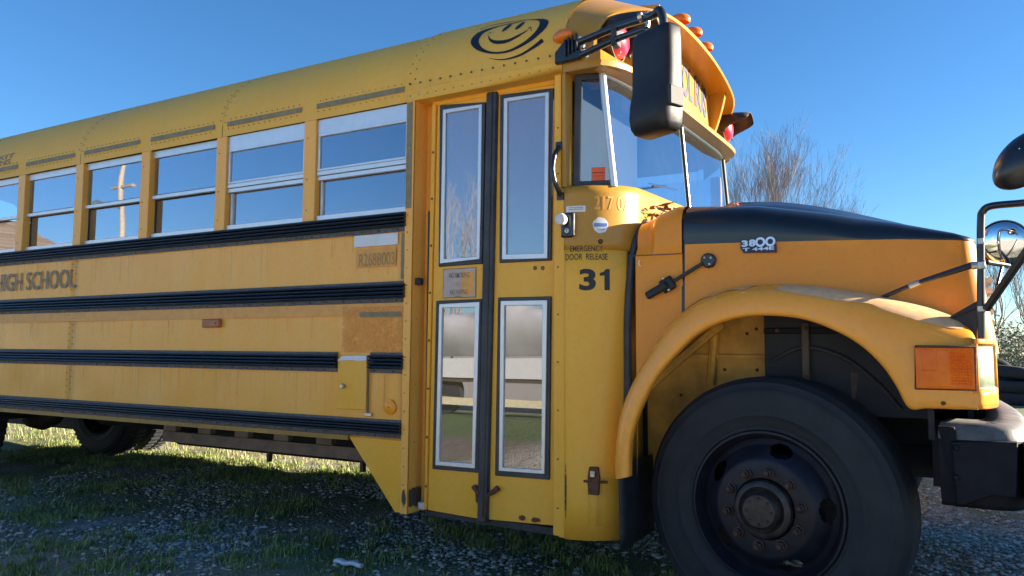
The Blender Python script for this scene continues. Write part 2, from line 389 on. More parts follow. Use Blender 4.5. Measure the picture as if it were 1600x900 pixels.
def patch(x, y):      # 0 gravel .. 1 grass
    return (math.sin(x*1.9+1.3*math.sin(y*1.1))*math.cos(y*2.6+.8*math.sin(x*1.4)) + .6*math.sin(x*4.3+y*3.1+2)*math.sin(y*5.2-x*2.2))
def mesh_np(name, V, F, mats, mi=None):
    me = bpy.data.meshes.new(name); me.vertices.add(len(V)); me.vertices.foreach_set('co', V.astype(np.float32).ravel())
    k = F.shape[1]; me.loops.add(F.size); me.loops.foreach_set('vertex_index', F.astype(np.int32).ravel())
    me.polygons.add(len(F)); me.polygons.foreach_set('loop_start', np.arange(0, F.size, k, dtype=np.int32)); me.polygons.foreach_set('loop_total', np.full(len(F), k, np.int32))
    for m in mats: me.materials.append(m)
    if mi is not None: me.polygons.foreach_set('material_index', mi.astype(np.int32))
    me.update(); me.validate(); o = bpy.data.objects.new(name, me); COL.objects.link(o); return o
def grassmats():
    out = []
    for i, (a, b) in enumerate([((.16,.22,.05), (.09,.14,.03)), ((.27,.34,.08), (.15,.20,.05)), ((.36,.31,.16), (.30,.25,.13))]):
        m = simple('grass_blade_%s' % ['dark','fresh','dry'][i], a, .6, var=.3, scale=9)
        N = m.node_tree.nodes; out.append(m)
    return out
GM = grassmats()
def grow(name, n, sampler, hmin, hmax, label):
    P = []
    while len(P) < n:
        x, y, d = sampler()
        if random.random() < d: P.append((x, y))
    V = np.zeros((n*5, 3)); F = []; mi = []
    for i, (x, y) in enumerate(P):
        h = random.uniform(hmin, hmax)*(.6+.8*random.random()**2); a = random.uniform(0, 2*PI); w_ = random.uniform(.0018, .0042)*(h/.05)**.4
        lean = h*random.uniform(.2, 1.0); dx, dy = math.cos(a), math.sin(a); px, py = -dy*w_, dx*w_; z0 = gz(x, y)-.004
        V[i*5:i*5+5] = [(x-px, y-py, z0), (x+px, y+py, z0), (x+dx*lean*.35-px*.8, y+dy*lean*.35-py*.8, z0+h*.6), (x+dx*lean*.35+px*.8, y+dy*lean*.35+py*.8, z0+h*.6), (x+dx*lean, y+dy*lean, z0+h)]
        k = i*5; F += [(k, k+1, k+3), (k, k+3, k+2), (k+2, k+3, k+4)]
        c = random.random(); q = 2 if c < .22 else (1 if c < .55 else 0); mi += [q]*3
    o = mesh_np(name, V, np.array(F), GM, np.array(mi)); o['kind'] = 'stuff'; o['label'] = label; return o
GB = [(*(-5.250, -0.029), .26), (*(-4.225, -0.388), .28), (*(-4.024, -0.709), .3), (*(-3.922, 0.132), .22), (*(-3.528, -0.551), .25), (*(-3.071, -0.021), .25), (*(-3.215, 0.365), .22), (*(-2.612, 0.107), .16), (*(-2.613, 0.548), .16), (*(-2.016, 0.894), .30), (*(-2.524, 0.945), .22), (*(-1.494, 0.753), .22),
      (*(-6.762, 1.987), .6), (*(-5.204, 1.796), .55), (*(-4.437, 2.254), .4), (*(-6.154, 2.103), .5), (*(-8.272, 1.917), .8), (*(-4.087, 0.892), .2), (*(-5.811, 0.725), .25), (*(-6.367, 0.395), .3)]
def gm_(x, y): return min(1, .02 + (.62+.38*math.sin(x*13+y*5)*math.sin(y*17-x*3)) * max(math.exp(-((x-a)**2+(y-b)**2)/(c*c)) for a, b, c in GB))
clumps = [(random.uniform(-9, 1.2), random.uniform(-1.5, 2.4), random.uniform(.03, .11)) for _ in range(5200)]
clumps = [c for c in clumps if c[0] < -.7 and random.random() < gm_(c[0], c[1])]
def s_near():
    x, y = random.uniform(-9, 1.2), random.uniform(-1.5, 2.6); return x, y, max(.02, min(1, patch(x, y)*.9))*(1 if x < -.7 else .06)
def s_clump():
    c = random.choice(clumps); r_ = abs(random.gauss(0, c[2])); a = random.uniform(0, 2*PI); return c[0]+r_*math.cos(a), c[1]+r_*math.sin(a), 1
grow('grass', 30000, s_near, .008, .028, 'thin short grass growing through the gravel beside the bus')
grow('grass', 60000, s_clump, .014, .050, 'tufts of green grass and weeds beside the bus')
def s_far():
    x, y = random.uniform(-16, 0), random.uniform(2.1, 5.5); return x, y, .9 if x < -2.2 else .25
grow('grass', 26000, s_far, .03, .09, 'sunlit grass on the far side under the bus')
# stones
def stones(name, n, sampler, r0, r1, label, mats):
    ico = np.array([(0,0,1),(.9,0,.25),(.28,.85,.3),(-.73,.53,.2),(-.73,-.53,.3),(.28,-.85,.2),(0,0,-.5)])
    fi = np.array([(0,1,2),(0,2,3),(0,3,4),(0,4,5),(0,5,1),(6,2,1),(6,3,2),(6,4,3),(6,5,4),(6,1,5)])
    V = np.zeros((n*7, 3)); F = np.zeros((n*10, 3), int); mi = np.zeros(n*10, int)
    for i in range(n):
        while True:
            x, y, d = sampler()
            if random.random() < d: break
        r_ = r0 + (r1-r0)*random.random()**3; a = random.uniform(0, 2*PI)
        s_ = np.array([random.uniform(.7, 1.4), random.uniform(.6, 1.1), random.uniform(.35, .8)])*r_
        q = ico*(1+rng.uniform(-.22, .22, (7, 3)))*s_; c_, sn = math.cos(a), math.sin(a)
        V[i*7:i*7+7, 0] = q[:, 0]*c_-q[:, 1]*sn+x; V[i*7:i*7+7, 1] = q[:, 0]*sn+q[:, 1]*c_+y; V[i*7:i*7+7, 2] = q[:, 2]+gz(x, y)+r_*.1
        F[i*10:i*10+10] = fi+i*7; mi[i*10:i*10+10] = random.choice((0,0,1,1,2))
    o = mesh_np(name, V, F, mats, mi); o['kind'] = 'stuff'; o['label'] = label
SM = [simple('stone_grey', (.42,.40,.37), .85, var=.2, scale=90), simple('stone_dark', (.21,.19,.16), .85, var=.3, scale=90), simple('stone_pale', (.56,.53,.48), .8, var=.2, scale=90)]
def st_near():
    x, y = random.uniform(-6.5, .6), random.uniform(-1.5, 2.0); return x, y, max(.05, min(1, (.30+.9*math.sin(x*2.3+1.0)*math.sin(y*3.1+.7+x*.6))))*(1-.7*gm_(x, y))
stones('gravel', 42000, st_near, .003, .024, 'grey crushed stone scattered on the ground by the bus', SM)
def st_front():
    x, y = random.uniform(-.6, 3.0), random.uniform(-.2, 6.5); return x, y, 1 if y < 3 else .4
stones('gravel', 40000, st_front, .005, .022, 'grey crushed stone in front of the bus bumper', SM)
# litter
mb = MB(); mb.box(-1.98, -1.80, -.02, .01, .012, .026)
LX, LY = (-2.584, 0.001)
mb = MB(); n_ = 12
mb.grid([[(LX-.085+.17*i/n_, LY+.022*math.cos(t)*(1 if i < 9 else .6), .03+.012*math.sin(t)+.004*math.sin(i)) for t in [k*2*PI/8 for k in range(8)]] for i in range(n_+1)], closed=True)
tag(mb.build('plastic_wrapper', 'sticker'), 'crumpled white plastic wrapper lying on the gravel below the rear skirt point', 'litter')

# ================================================================== BUS
bus = empty('school_bus', (-4.2, 1.22, 0), 'long yellow conventional school bus with black rub rails and numeral 31 by its folding door', 'school bus')
FARY = 2.44
PX = [-2.264 - .7022*k for k in range(0, 11)]        # left edges of the window posts, front to back
PW = .087; XB = PX[-1] - .3
Z = dict(hdr=2.347, sill=1.788, r1=(1.689, 1.788), r2=(1.334, 1.440), r3=(.982, 1.085), r4=(.665, .754), lip=.637)
# --- side sheets between the rails, split at the vertical rivet seams
seams = [-2.262, PX[4]+.04, PX[8]+.04, XB]
for a, b in zip(seams[1:], seams[:-1]):
    if a == seams[1]: outline = [(a+.0015, Z['lip']+.02), (-2.575, Z['lip']+.02), (b-.0, Z['lip']+.02), (b, 1.79), (a+.0015, 1.79)]
    else: outline = [(a+.0015, Z['lip']+.02), (b-.0015, Z['lip']+.02), (b-.0015, 1.79), (a+.0015, 1.79)]
    mb = MB(); nx = max(2, int((b-a)/.06)); rows = []
    for k in range(0, 20):
        z = Z['lip']+.02 + (1.79-Z['lip']-.02)*k/19
        rows.append([(a+.0015+(b-a-.003)*i/nx, .003*math.sin(3.1*(a+(b-a)*i/nx)+4*z)*math.sin(6*z)+.003*math.sin(9*(a+(b-a)*i/nx)+2)*math.exp(-((z-.87)/.08)**2)+.012, z) for i in range(nx+1)])
    mb.grid(rows); o = mb.build('side_panel', 'yellow', bus)
    sol = o.modifiers.new('solid', 'SOLIDIFY'); sol.thickness = .012; sol.offset = 0
mb = MB()
for x in seams[1:3]:
    for z in np.arange(.80, 1.68, .043):
        if any(lo-.01 < z < hi+.01 for lo, hi in (Z['r1'], Z['r2'], Z['r3'])): continue
        mb.rivets([(x-.022, -.001, z), (x+.022, -.001, z+.02)], .0045)
mb.build('side_rivets', 'rivet', bus, kind='stuff')
# far side shell
mb = MB(); mb.box(XB, -1.3, FARY-.03, FARY, .62, 1.80); mb.build('far_side_panel', 'yellow', bus)
mb = MB(); mb.box(-6.5, -1.5, 1.95, FARY-.04, .15, .60); mb.build('underfloor_blocker', 'engine', bus, bevel=.02)  # added box, blocks low sun from the ground under the floor
mb = MB(); mb.box(-9.8, -8.05, 1.95, FARY-.04, .20, .60); mb.build('underfloor_blocker', 'engine', bus, bevel=.02)  # added dark box, hides sunlit grass beside the rear wheels
mb = MB(); mb.box(-1.5, -1.05, 1.6, FARY-.02, .30, 1.62); mb.build('far_cowl', 'yellow_low', bus, bevel=.02)
mb = MB(); mb.box(XB, -2.26, .03, FARY-.03, .83, .90); mb.box(-2.26, -1.3, .80, FARY-.03, .83, .90); mb.build('floor', 'frame', bus)
mb = MB(); mb.box(XB-.04, XB, 0, FARY, .62, 2.6); mb.build('rear_wall', 'yellow', bus)
# --- rub rails: four ribs on a flange, rivets along the flange
def rail(x0, x1, z0, z1, name='rub_rail', low=.020, up=.012):
    zz0, zz1 = z0+low, z1-up; n = 4; prof = [(-.003, z0), (-.006, z0), (-.006, zz0)]
    h = (zz1-zz0)/n
    for k in range(n):
        a = zz0+k*h; prof += [(-.007, a+.001), (-.026, a+h*.22), (-.030, a+h*.5), (-.026, a+h*.80), (-.010, a+h*.97)]
    prof += [(-.007, zz1), (-.006, z1), (-.003, z1)]
    mb = MB(); mb.grid([[(x, p[0], p[1]) for p in prof] for x in (x0, x1)], rowmi=lambda i, j: 1 if (j < 2 or j > len(prof)-4) else 0)
    for x, s_ in ((x0, 1), (x1, -1)):
        mb.add([(x, p[0], p[1]) for p in prof], [list(range(len(prof)))], 0)
    o = mb.build(name, ['blackrail', 'railgrey'], bus, smooth=30)
    rv = MB(); rv.rivets([(x, -.006, z0+low*.5) for x in np.arange(x0+.03, x1, .115)], .0055, .003)
    rv.build('rail_rivets', 'rubber', o, kind='stuff')
    return o
rail(XB, -2.256, *Z['r1'], low=.022, up=.004)
rail(XB, -2.254, *Z['r2']); rail(XB, -2.687, *Z['r3']); rail(-2.468, -2.258, *Z['r3']); rail(XB, -2.264, *Z['r4'])
# rusty lower lip under the last rail
mb = MB(); mb.prism([(XB, .636), (-2.60, .640), (-2.60, .664), (XB, .664)], -.012, .03); mb.build('skirt_lip', paint('lip_paint', (.30,.17,.04), (.45,.26,.05), (.13,.07,.03)), bus)
# skirt wedge in front of the lip
mb = MB(); mb.prism([(-2.60, .657), (-2.575, .628), (-2.301, 0.312), (-2.262, .311), (-2.262, .657)], -.002, .012); mb.build('skirt_wedge', 'yellow_low', bus, bevel=.002)
# --- strips of faded tape residue on the side
decal('faded_band', rect(XB, -2.262, 1.272, 1.332), side(-.0025), 'fade', bus)
def pr(a, b, z0, z1, mat, name, parent=bus, yo=-.0035, cut=0): return decal(name, rect(a, b, z0, z1), side(yo), mat, parent, cut)
pr(-2.275-.012, -2.262, 1.45, 1.68, 'tape', 'tape_residue'); 
pr((-2.592, 1.655)[0], (-2.310, 1.638)[0], (-2.440, 1.626)[1], (-2.442, 1.685)[1], 'sticker', 'white_label')
pr((-2.573, 1.581)[0], (-2.321, 1.567)[0], (-2.437, 1.518)[1], (-2.440, 1.613)[1], 'decalpale', 'old_label_ghost', yo=-.003)
decal('fleet_number', text_geo('R268B003', (-2.556, 1.563)[0], (-2.328, 1.551)[0], (-2.437, 1.524)[1], (-2.439, 1.590)[1]), side(-.0045), 'decalolive', bus)
decal('lettering', text_geo('HIGH SCHOOL', (-5.998, 1.578)[0], (-5.014, 1.540)[0], (-5.447, 1.500)[1], (-5.460, 1.629)[1], bold=.012), side(-.003), 'decalgrey', bus)
dr = MB()
for lo_, hi_ in ((1.455, 1.685), (1.10, 1.27), (.77, .975)):
    for k in range(95):
        x = random.uniform(-6.6, -2.3); w_ = random.uniform(.004, .014); h_ = random.uniform(.2, 1.0)*(hi_-lo_)
        if abs(x+2.575) < .14 and lo_ < 1: continue
        dr.add([(x, -.0022, hi_-h_), (x+w_, -.0022, hi_-h_), (x+w_, -.0022, hi_), (x, -.0022, hi_)], [(0,1,2,3)])
dr.build('drip_stains', 'runstain', bus, kind='stuff')
# dirty strip above the access door, orange repaint patch
pr((-2.544, 1.282)[0], (-2.279, 1.277)[0], (-2.390, 1.263)[1], (-2.391, 1.289)[1], 'tape', 'tape_residue')
decal('orange_repaint', rect((-2.661, 1.218)[0], (-2.254, 1.214)[0], (-2.427, 1.103)[1]-.02, (-2.432, 1.296)[1]+.02), side(-.0028), 'repaint', bus)
# marker lamp
(ax, az), (bx, bz) = (-3.717, 1.220), (-3.572, 1.268)
mb = MB(); mb.box(ax, bx, -.022, 0, az, bz); o = mb.build('marker_lamp', 'amberfaded', bus, bevel=.006, seg=2)
mb = MB(); mb.rivets([(bx-.025, -.0225, (az+bz)/2)], .006, .002); mb.build('lens_screw', 'rust', o)
# access door
(ax, az), (bx, bz) = (-2.679, 0.795), (-2.487, 1.044)
mb = MB(); mb.box(ax, bx, -.009, -.003, az, bz); ad = mb.build('access_door', 'yellow_low', bus, bevel=.002)
mb = MB(); mb.prism([(ax, bz-.004), (ax+.03, bz+.022), (bx, bz+.024), (bx, bz), (ax+.14, bz-.003), (ax+.09, bz+.001)], -.013, -.010); mb.build('torn_label', 'sticker', ad)
mb = MB(); mb.tube([(bx+.012, -.010, az-.01), (bx+.012, -.010, bz+.01)], .0055, 8); mb.build('hinge', 'rivet', ad)
lx, lz = (-2.635, 0.911)
mb = MB(); mb.lathe([(.0, .02), (.009, .02), (.012, .016), (.012, 0)], (lx, -.009, lz), 14); mb.build('lock', 'steel', ad)
mb = MB(); mb.box(bx-.008, bx+.038, -.013, -.003, az-.03, az-.012); mb.build('hinge_end', 'steel', ad, bevel=.002)
mb = MB(); mb.tube([(-2.487, 1.035)[:1]+(-.008,)+(-2.487, 1.035)[1:], (-2.442, 1.035)[:1]+(-.008,)+(-2.442, 1.035)[1:]], .006, 6); mb.build('latch_pin', 'rust', ad)
# round reflector
(rx, rz) = (-2.340, 0.816)
mb = MB(); mb.lathe([(.0, .010), (.028, .009), (.036, .005), (.037, 0)], (rx, -.003, rz), 32); rf = mb.build('side_reflector', 'reflector', bus)
mb = MB(); mb.rivets([(rx, -.013, rz)], .004, .002); mb.build('reflector_screw', 'rust', rf)

# --- roof: half-ellipse arch sheets with lap seams
RZ, RB, RA = 2.42, .60, 1.22
def arch(th, b=RB, a=RA): return (1.22 - a*math.cos(th), RZ + b*math.sin(th))
rs = [-2.25, PX[2]+.044, PX[4]+.044, PX[6]+.044, PX[8]+.044, XB-.04]
for i in range(len(rs)-1):
    x1, x0 = rs[i], rs[i+1]; of = 0
    mb = MB(); n = 40
    prof = [(0-of, Z['hdr'])] + [(-of, RZ-.03)] + [arch(k/n*PI) for k in range(n+1)] + [(FARY+of, Z['hdr'])]
    mb.grid([[(x, p[0], p[1]) for p in prof] for x in (x0+.002, x1-.002)])
    o = mb.build('roof_panel', 'roof', bus, smooth=0 or 30)
mb = MB()
for x in rs[1:5]: mb.grid([[(xx, 1.22-(1.22-p[0])*.998, RZ+(p[1]-RZ)*.998) for p in [arch(k/40*PI) for k in range(41)]] for xx in (x-.02, x+.02)])
mb.build('roof_bow', 'roof', bus, kind='stuff')
rv = MB(); ry = MB()
def on_roof(x, th, off=.0):
    y, z = arch(th); n = Vector((0, -math.cos(th)/RA, math.sin(th)/RB)).normalized(); return (x, y+n.y*off, z+n.z*off), n
for x in rs[1:5]:
    for k, th in enumerate(np.arange(.02, .9, .075)):
        p, n = on_roof(x-.02, th+.03); rv.rivets([p], .004, .002, n)
        p, n = on_roof(x+.02, th); rv.rivets([p], .004, .002, n)
# strips of grey tape over every window with rivet rows
for k in range(0, 10):
    a, b = PX[k+1]+PW*.5, PX[k]-.0
    if k == 0: b = -2.285
    a += .045
    decal('tape_strip', rect(a, b-.02 if k else b, 2.403, 2.432), lambda u, v: (u, -.005, v) if v < RZ else (u, -.0045, v), 'tape', bus)
    for x in np.arange(a+.01, b-.02, .042):
        (ry if (k == 0 and x > -2.75) else rv).rivets([(x, -.003, 2.388), (x+.015, -.001, 2.448)], .0038, .002)
rv.build('roof_rivets', 'rivet', bus, kind='stuff'); ry.build('roof_rivets', 'rivety', bus, kind='stuff')
decal('exit_lettering', text_geo('EMERGENCY EXIT', -7.13, -5.875, 2.495, 2.535, bold=.01), lambda u, v: (u, 1.22-1.22*math.cos(math.asin((v-RZ)/RB))-.003, v), 'decalgrey', bus, .2)
decal('exit_lettering', text_geo('DIRECTIONS', -6.62, -5.91, 2.452, 2.49, bold=.01), lambda u, v: (u, 1.22-1.22*math.cos(math.asin((v-RZ)/RB))-.003, v), 'decalgrey', bus, .2)
mb = MB(); mb.grid([[(x, .01, 2.36), (x, .06, 2.40), (x, .5, 2.80), (x, 1.22, 2.93), (x, 1.94, 2.80), (x, 2.38, 2.40)] for x in (XB, -1.42)]); mb.build('ceiling', 'interior', bus)

# --- window posts and windows, both sides
def post(x0, y0, y1, mat='yellow', parent=bus):
    mb = MB(); mb.prism([(x0, Z['sill']), (x0+PW, Z['sill']), (x0+PW, Z['hdr']), (x0, Z['hdr'])], y0, y1); return mb
pm = post(PX[1], -.002, .05).build('window_post', 'yellow', bus, bevel=.003)
pr_ = MB(); pr_.rivets([(PX[1]+.03, -.003, z) for z in (1.85, 2.02, 2.25)], .004); pr_.build('post_rivets', 'rivet', pm, kind='stuff')
for k in range(2, 11):
    c = instance(pm, bus, WORLD[pm.name] + np.array([PX[k]-PX[1], 0, 0]))
    r_ = pm.children[0].copy(); COL.objects.link(r_); r_.parent = c
for k in range(0, 11): instance(pm, bus, WORLD[pm.name] + np.array([PX[k]-PX[1], FARY-.05, 0]))
def window(x0, x1, heavy):
    zt, zs = Z['hdr'], Z['sill']
    d = .018 if heavy else .028
    mb = MB(); fr = .016 if heavy else .006
    hd_z = 2.268 if heavy else 2.300
    mb.box(x0, x1, d-.006, d+.02, hd_z, zt)                  # head
    mb.box(x0, x1, d-.004, d+.02, zs, 1.818)                  # sill
    mb.box(x0, x1, d-.008, d+.016, 2.036, 2.060)              # meeting rail
    if heavy:
        mb.box(x0, x1, d-.002, d+.018, 2.010, 2.034)
        mb.box(x0, x0+fr, d-.006, d+.02, 2.06, 2.268); mb.box(x1-fr, x1, d-.006, d+.02, 2.06, 2.268)
        mb.box(x0, x1, d-.0075, d+.015, 2.061, 2.074); mb.box(x0, x1, d-.0075, d+.015, 2.252, 2.267)
        mb.box(x0+.01, x0+.026, d+.012, d+.03, 1.819, 2.009)
        mb.box(x1-.02, x1-.002, d+.012, d+.03, 1.819, 2.009)
    f = mb.build('window', 'alu', bus, bevel=.002)
    mb = MB(); mb.box(x0+.001, x0+.012, d+.021, d+.05, 1.82, hd_z-.003); mb.box(x1-.012, x1-.001, d+.021, d+.05, 1.82, 2.265)
    mb.build('window_channel', 'rubber', f, kind='stuff')
    mb = MB(); mb.add([(x0+fr, d+.004, 2.066), (x1-fr, d+.004, 2.066), (x1-fr, d+.004, hd_z-.004), (x0+fr, d+.004, hd_z-.004)], [(0,1,2,3)]); mb.build('pane', 'glass', f)
    mb = MB(); mb.add([(x0, d+.024, 1.815), (x1, d+.024, 1.815), (x1, d+.024, 2.030), (x0, d+.024, 2.030)], [(0,1,2,3)]); mb.build('pane', 'glass', f)
for k in range(0, 10): window(PX[k+1]+PW+.002, PX[k]-.003 if k == 0 else PX[k]-.002, k < 2)
for k in range(0, 11):
    x1 = PX[k]-.002; x0 = x1-.61 if k < 10 else x1-.2
    mb = MB(); mb.box(x0, x1, FARY-.03, FARY-.01, 2.036, 2.06); mb.box(x0, x1, FARY-.04, FARY-.005, 1.79, 1.815); f = mb.build('far_window', 'alu', bus)
    mb = MB(); mb.add([(x0, FARY-.02, 1.815), (x1, FARY-.02, 1.815), (x1, FARY-.02, 2.345), (x0, FARY-.02, 2.345)], [(0,1,2,3)]); mb.build('pane', 'farglass', f)
# driver's side window bay on the far side
mb = MB(); mb.box(-2.17, -2.10, FARY-.05, FARY, 1.79, 2.347); mb.box(-1.34, -1.27, FARY-.05, FARY, 1.79, 2.347); mb.build('far_post', 'yellow', bus)
mb = MB(); mb.add([(-2.1, FARY-.02, 1.80), (-1.34, FARY-.02, 1.80), (-1.34, FARY-.02, 2.345), (-2.1, FARY-.02, 2.345)], [(0,1,2,3)]); mb.build('far_pane', 'farglass', bus)

# --- interior: bench seats and driver's seat
def seatback(x, y0, y1, h=1.72):
    mb = MB(); mb.grid([[(x+dx, y0, .92), (x+dx, y0, h-.12), (x+dx, y0+.03, h-.04), (x+dx, y0+.1, h), (x+dx, y1-.1, h), (x+dx, y1-.03, h-.04), (x+dx, y1, h-.12), (x+dx, y1, .92)] for dx in (0, .10)])
    for dx in (0, .1):
        mb.add([(x+dx, y0, .92), (x+dx, y0, h-.12), (x+dx, y0+.03, h-.04), (x+dx, y0+.1, h), (x+dx, y1-.1, h), (x+dx, y1-.03, h-.04), (x+dx, y1, h-.12), (x+dx, y1, .92)], [tuple(range(8))])
    mb.box(x+.1, x+.5, y0, y1, 1.22, 1.34); return mb
s0 = seatback(-3.2, .10, 1.02).build('bench_seat', 'seat', bus, bevel=.01)
s1 = seatback(-3.2, 1.45, 2.37).build('bench_seat', 'seat', bus, bevel=.01)
for k in range(1, 9):
    for s_ in (s0, s1): instance(s_, bus, WORLD[s_.name] + np.array([-.72*k, 0, 0]))
mb = seatback(-2.46, 1.60, 2.06, 2.06); mb.build('driver_seat', 'seat', bus, bevel=.02)
mb = MB()
for k in range(40):
    pass
ring = [(-1.48+.06*math.sin(t), 1.88+.22*math.cos(t), 1.62+.21*math.sin(t)) for t in [i*2*PI/32 for i in range(33)]]
mb.tube(ring, .014, 8); mb.tube([(-1.48, 1.68, 1.62), (-1.48, 2.08, 1.62)], .012, 8); mb.tube([(-1.48, 1.88, 1.62), (-1.3, 1.88, 1.35)], .025, 8); mb.build('steering_wheel', 'black', bus)
mb = MB(); mb.box(-1.42, -1.22, .5, 2.4, 1.25, 1.72); mb.build('dashboard', 'engine', bus, bevel=.04, seg=3)
# step well
mb = MB()
mb.box(-2.14, -1.43, .13, .42, .31, .34); mb.box(-2.14, -1.43, .42, .45, .34, .56); mb.box(-2.14, -1.43, .42, .74, .56, .585); mb.box(-2.14, -1.43, .74, .77, .585, .86); mb.box(-2.14, -1.43, .77, 1.2, .86, .90)
mb.build('entry_step', 'frame', bus)
mb = MB(); mb.box(-2.20, -2.15, .10, .80, .31, 1.80); mb.box(-1.42, -1.39, .10, .80, .31, 1.80); mb.build('step_well_wall', 'interior', bus)
mb = MB(); mb.box(-1.405, -1.388, .14, .95, 1.80, 2.36); mb.build('entry_sun_block', 'seat', bus)  # added panel, stops sun through the windshield reaching the door jamb
mb = MB(); mb.tube([(-2.02, .16, .8), (-2.02, .16, 1.62), (-1.98, .45, 1.75)], .016, 10); mb.build('grab_rail', 'steel', bus)

# --- door surround
mb = MB()   # riveted flange column and jamb (one folded sheet)
mb.prism([(-2.262, .311), (-2.222, .311), (-2.213, 2.347), (-2.262, 2.347)], -.010, .0)
mb.add([(-2.222, -.010, .311), (-2.222, .105, .311), (-2.213, .105, 2.347), (-2.213, -.010, 2.347)], [(0,1,2,3)])
mb.add([(-2.222, .104, .311), (-2.170, .106, .311), (-2.160, .106, 2.347), (-2.213, .104, 2.347)], [(0,1,2,3)])
col = mb.build('door_column', 'yellow', bus, smooth=0)
rv = MB(); rv.rivets([(-2.247, -.010, z) for z in np.arange(.36, 1.78, .088)], .005, .003); rv.rivets([(-2.2165, .035, z) for z in (.65, .93, 1.25, 1.6)], .004, .003, (1,0,0)); rv.build('column_rivets', 'rivety', col, kind='stuff')
pr(-2.260, -2.224, 1.80, 2.34, 'tape', 'tape_residue', col, yo=-.0112)
rv = MB(); rv.rivets([(-2.242, -.0115, z) for z in np.arange(1.84, 2.33, .088)], .005, .003); rv.build('column_rivets', 'rivety', col, kind='stuff')
bx, bz = (-2.198, 1.437)
mb = MB(); mb.box(-2.217, -2.19, .015, .06, bz-.018, bz+.018); mb.build('rubber_stop', 'rubber', bus, bevel=.008, seg=3)
mb = MB(); mb.box(-2.205, -2.165, .055, .085, .325, .36); mb.build('door_pivot', 'white', bus, bevel=.004)
# head of the doorway: overhanging panel with a riveted lower strip and a soffit
mb = MB(); n = 40
prof = [(-.012, 2.345)] + [(-.012, 2.400)] + [(-.014, 2.402)] + [(arch(k/n*PI)[0]-.008*math.cos(k/n*PI), arch(k/n*PI)[1]+.006) for k in range(n+1)]
mb.grid([[(x, p[0], p[1]) for p in prof] for x in (-2.275, -1.40)])
mb.add([(-2.262, -.012, 2.345), (-1.40, -.012, 2.345), (-1.40, .11, 2.345), (-2.262, .11, 2.345)], [(0,1,2,3)])
mb.add([(-2.275, p[0], p[1]) for p in prof], [list(range(len(prof)))])
hd = mb.build('door_header', 'roof', bus)
rv = MB(); rv.rivets([(x, -.012, 2.372) for x in np.arange(-2.24, -1.41, .052)], .005, .003)
rv.build('header_rivets', 'rivety', hd, kind='stuff')
rv = MB(); rv.rivets([(x, -.013, 2.432) for x in np.arange(-2.24, -1.41, .060)], .006, .004)
for z in np.arange(.03, .6, .09):
    p, n_v = on_roof(-2.25, z, .008); rv.rivets([p], .005, .003, n_v)
    p, n_v = on_roof(-2.215, z+.03, .008); rv.rivets([p], .005, .003, n_v)
rv.build('header_rivets', 'rivet', hd, kind='stuff')
# smile emblem painted on the roof side
def roofmap(u, v):     # u = x, v = arch angle in degrees
    p, n = on_roof(u, math.radians(v), .011); return p
def blob(out, n=6): return (smoothpath(out+[out[0]], n)[:-1], None)
def poly(pts): return (pts, [list(range(len(pts)))])
SMILE = []
def band(outer, inner):      # area between two equally sampled polylines
    n = len(outer); return (list(outer)+list(inner), [[i, i+1, n+i+1, n+i] for i in range(n-1)])
# image-space drawing in the emblem's own plane (units of the emblem box), mapped to x and arch angle
def E(px, py):        # emblem picture coordinates 0..1260 x 0..900
    x = -1.93 + (px-60)/1100*.43; a = 3.0 + (760-py+(px-600)*-.36)/ (640) * 27.5
    return (x, a)
def curve(pts, n=10): return smoothpath(pts, n)
o_l = curve([(1030,120),(900,135),(640,200),(330,300),(130,400),(60,520),(90,620),(240,690),(480,690),(720,620),(960,470),(1110,310),(1155,200),(1120,140),(1030,120)])
i_l = curve([(940,150),(800,160),(640,215),(400,290),(230,400),(185,500),(215,590),(320,655),(480,665),(680,610),(880,480),(1000,340),(1030,230),(1000,170),(940,150)])
e1 = [(535+ 42*math.cos(t)+ 22*math.sin(t)*-1*-1, 312 - 68*math.sin(t) - 20*math.cos(t)) for t in [k*2*PI/20 for k in range(20)]]
e2 = [(730+ 42*math.cos(t)+ 22*math.sin(t), 262 - 66*math.sin(t) - 20*math.cos(t)) for t in [k*2*PI/20 for k in range(20)]]
m_o = curve([(298,460),(370,540),(480,565),(640,525),(780,430),(900,310)]); m_i = curve([(298,455),(380,510),(490,518),(640,480),(770,400),(895,308)])
d1_o = curve([(235,485),(285,430),(340,405)]); d1_i = curve([(235,480),(275,440),(335,418)])
d2_o = curve([(878,290),(915,268),(955,325)]); d2_i = curve([(885,300),(915,285),(945,325)])
s1_o = curve([(90,375),(200,290),(450,215),(700,165),(900,130)]); s1_i = curve([(85,360),(210,275),(450,205),(700,158),(900,128)])
s2_o = curve([(430,752),(620,735),(850,650),(1050,520),(1165,425)]); s2_i = curve([(430,748),(620,722),(850,625),(1020,500),(1125,395)])
V_, F_ = [], []
for g_ in (band(o_l, i_l), poly(e1), poly(e2), band(m_o, m_i), band(d1_o, d1_i), band(d2_o, d2_i), band(s1_o, s1_i), band(s2_o, s2_i)):
    k = len(V_); V_ += [E(*p) for p in g_[0]]; F_ += [[k+i for i in f] for f in g_[1]]
decal('smile_emblem', (V_, F_), roofmap, 'decalblack', bus)

